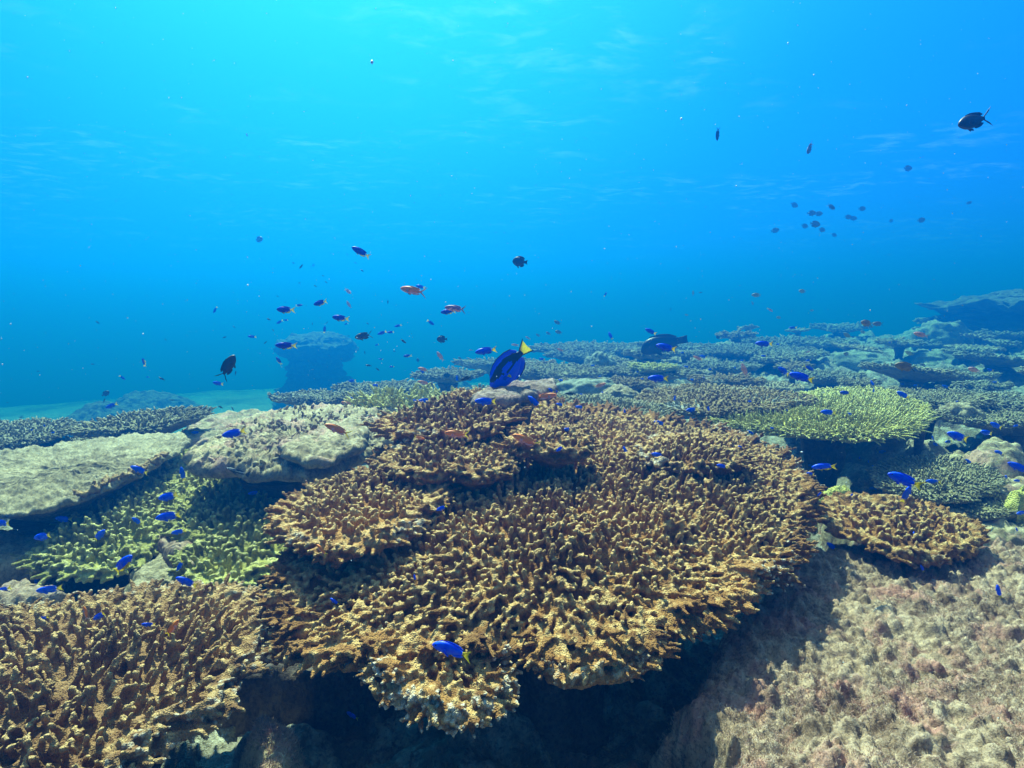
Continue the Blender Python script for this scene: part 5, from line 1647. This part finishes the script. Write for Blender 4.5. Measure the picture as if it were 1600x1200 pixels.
recs = []
for f_ in FISH:
    sp, px, py, ln, hd, yaw = f_[:6]
    d = sorted(LM, key=lambda l_: math.hypot(l_[0] - px, (l_[1] - py) * 1.4))[0]
    dx, dy = px - d[0], py - d[1]
    if abs(dx) < 28 and abs(dy) < 22: rel = 'at'
    elif abs(dx) > abs(dy) * 1.2: rel = 'right of' if dx > 0 else 'left of'
    else: rel = 'below' if dy > 0 else 'above'
    if 'open water' in d[2] or 'open blue' in d[2] or 'school' in d[2] or 'shadow' in d[2] or 'slope' in d[2] or 'sand' in d[2]: rel = 'in'
    size = 'tiny' if ln < 9 else 'small' if ln < 18 else 'medium' if ln < 30 else 'large'
    noun = KIND[sp][1]
    if sp in ('parrot', 'tang'): size = ''
    lab = f"{size} {noun} {facing(hd, yaw)} {rel} {d[2]}".strip()
    recs.append([f_, lab, d, rel])
by = {}
for r_ in recs:
    by.setdefault(r_[1], []).append(r_)
for lab, lst in by.items():
    if len(lst) > 1:
        lst.sort(key=lambda r_: r_[0][1])
        for i, r_ in enumerate(lst):
            nm = ords[i] if i < len(lst) - 1 or len(lst) > 2 else 'right'
            nm = ['left', 'right'][i] + ' of two:' if len(lst) == 2 else f'{ords[i]} from left:'
            r_[1] = f'{nm} {lab}'

GRP = {'damselfish': 'small blue and dark damselfish scattered over the reef', 'anthias': 'orange and pink anthias over the reef', 'chromis': 'chromis hovering over the reef',
       'small_fish': 'tiny dark fish in the open water'}
frs = np.random.RandomState(5)
Rv, Uv, Tv = np.array([1.0, 0, 0]), np.array([0, SP_ := math.sin(PITCH), CP_ := math.cos(PITCH)]), np.array([0, -CP_, SP_])
for (f_, lab, d, rel) in recs:
    sp, px, py, ln, hd, yaw = f_[:6]
    name, noun, Lr = KIND[sp]
    Lr = Lr * frs.uniform(.92, 1.08) if sp not in ('tang', 'parrot') else Lr
    if ln < 12 and sp in ('azure', 'azure2'): Lr *= .75            # juveniles
    yaw2 = yaw if yaw else frs.uniform(-18, 18) * (0 if sp in ('tang', 'parrot') else 1)
    h, ps = R(hd), R(yaw2)
    dep = F_PX * Lr * (max(math.cos(ps), .35)) / ln
    fx = f_[6] if len(f_) > 6 else 1.0
    if sp == 'tang': dep = 1.98; Lr = ln * dep / F_PX
    loc = at_depth(px, py, 1.0)
    # keep clear of the reef: never deeper than the surface that stands behind the fish
    nose = math.cos(ps) * (math.cos(h) * Rv + math.sin(h) * Uv) + math.sin(ps) * Tv
    upv = np.array([0, 0, 1.0])
    left = np.cross(upv, nose)
    if np.linalg.norm(left) < .15: left = Tv.copy()
    if abs(math.sin(h)) > .92 and sp != 'tang':
        left = Tv * (1 if math.cos(h) <= 0 else -1)
    left = left - nose * (left @ nose)
    left /= np.linalg.norm(left)
    dors = np.cross(nose, left)
    rd = Vector(ray(px, py)).normalized()
    hitdep = None
    bpy.context.view_layer.update() if f_ is FISH[0] else None
    dg_ = bpy.context.evaluated_depsgraph_get() if f_ is FISH[0] else dg_
    org = Vector((0, 0, 0))
    # pass through the haze box (it surrounds the camera)
    for _ in range(3):
        hit, hp, hn_, hi, ho_, hm_ = scene.ray_cast(dg_, org, rd)
        if not hit: break
        if ho_.name.startswith('haze') or ho_.type != 'MESH':
            org = hp + rd * .001
            continue
        hitdep = hp.y * CP - hp.z * SP
        break
    maxd = (hitdep - Lr * .35) if hitdep else 60
    if sp != 'tang' and dep > maxd:
        Lr *= maxd / dep
        dep = maxd
    loc = at_depth(px, py, dep)
    me = meshes[sp][0 if sp == 'tang' else int(frs.choice([0, 1, 0, 1, 2]))]
    o = bpy.data.objects.new(name, me)
    COL.objects.link(o)
    mt = Matrix(((nose[0], left[0], dors[0], loc[0]), (nose[1], left[1], dors[1], loc[1]), (nose[2], left[2], dors[2], loc[2]), (0, 0, 0, 1)))
    o.matrix_world = mt @ Matrix.Scale(Lr, 4)
    tag(o, lab, CATN[name], GRP.get(name))
    if ln >= 20:
        prof = SPEC[sp]
        ue = .105 if sp != 'tang' else .13
        zt_ = np.interp(ue, [p_[0] for p_ in prof['top']], [p_[1] for p_ in prof['top']])
        wd = np.interp(ue, [p_[0] for p_ in prof['wid']], [p_[1] for p_ in prof['wid']])
        for sg in (1, -1):
            e = bpy.data.objects.new('eye', eye_me)
            COL.objects.link(e)
            e.parent = o
            e.location = (.5 - ue, sg * wd * .84, zt_ * .30)
            s_ = .022 if sp not in ('tang', 'parrot') else .014
            e.scale = (s_, s_, s_)

# ------------------------------------------------------------------ drifting particles and the surface of the sea overhead
pr = np.random.RandomState(9)
n = 3200
P = np.stack([pr.uniform(-3.2, 3.2, n), pr.uniform(.9, 5.0, n), pr.uniform(-.75, 1.5, n)], -1)
s_ = pr.uniform(.0004, .0010, (n, 1, 1)) * (1 + (pr.rand(n, 1, 1) < .04) * 1.2)
octa = np.array([[1, 0, 0], [-1, 0, 0], [0, 1, 0], [0, -1, 0], [0, 0, 1], [0, 0, -1]], float)
st = pr.normal(size=(n, 1, 3)) * .6
V = P[:, None] + octa[None] * s_ * (1 + np.abs(st))
T = np.array([[0, 2, 4], [2, 1, 4], [1, 3, 4], [3, 0, 4], [2, 0, 5], [1, 2, 5], [3, 1, 5], [0, 3, 5]])
M['plankton'] = plain('plankton', (.8, .85, .8), .5)
tag(mesh_obj('drifting_particles', V.reshape(-1, 3), None, M['plankton'], tris=(T[None] + (np.arange(n) * 6)[:, None, None]).reshape(-1, 3)), kind='stuff')

sm_ = bpy.data.materials.new('sea_surface')
sm_.use_nodes = True
nt = sm_.node_tree
nt.nodes.clear()
so = nt.nodes.new('ShaderNodeOutputMaterial')
tr = nt.nodes.new('ShaderNodeBsdfTransparent')
tl = nt.nodes.new('ShaderNodeBsdfTranslucent')
tl.inputs['Color'].default_value = (.80, .95, 1, 1)
mx = nt.nodes.new('ShaderNodeMixShader')
tc = nt.nodes.new('ShaderNodeTexCoord')
mp = nt.nodes.new('ShaderNodeMapping')
mp.inputs['Scale'].default_value = (1.8, 2.6, 1)
mp.inputs['Rotation'].default_value = (0, 0, R(25))
nt.links.new(tc.outputs['Object'], mp.inputs['Vector'])
f1 = tex(nt, mp.outputs[0], 1.0, 4, .6, .3)
f2 = tex(nt, mp.outputs[0], .16, 2, .5)
f2b = mrange(nt, f2, .48, .62, 0, 1, True)
mm = nt.nodes.new('ShaderNodeMath'); mm.operation = 'MULTIPLY'
nt.links.new(mrange(nt, f1, .46, .78, 0, .04, True), mm.inputs[0])
nt.links.new(f2b, mm.inputs[1])
nt.links.new(mm.outputs[0], mx.inputs[0])
nt.links.new(tr.outputs[0], mx.inputs[1])
nt.links.new(tl.outputs[0], mx.inputs[2])
nt.links.new(mx.outputs[0], so.inputs['Surface'])
gx, gy = np.meshgrid(np.linspace(-30, 30, 241), np.linspace(-6, 44, 201))
gzz = 2.7 + .10 * fbm(gx * .7, gy * .7, 1, 4)
tag(mesh_obj('sea_surface', np.stack([gx, gy, gzz], -1).reshape(-1, 3), grid_faces(241, 201), sm_), kind='structure')
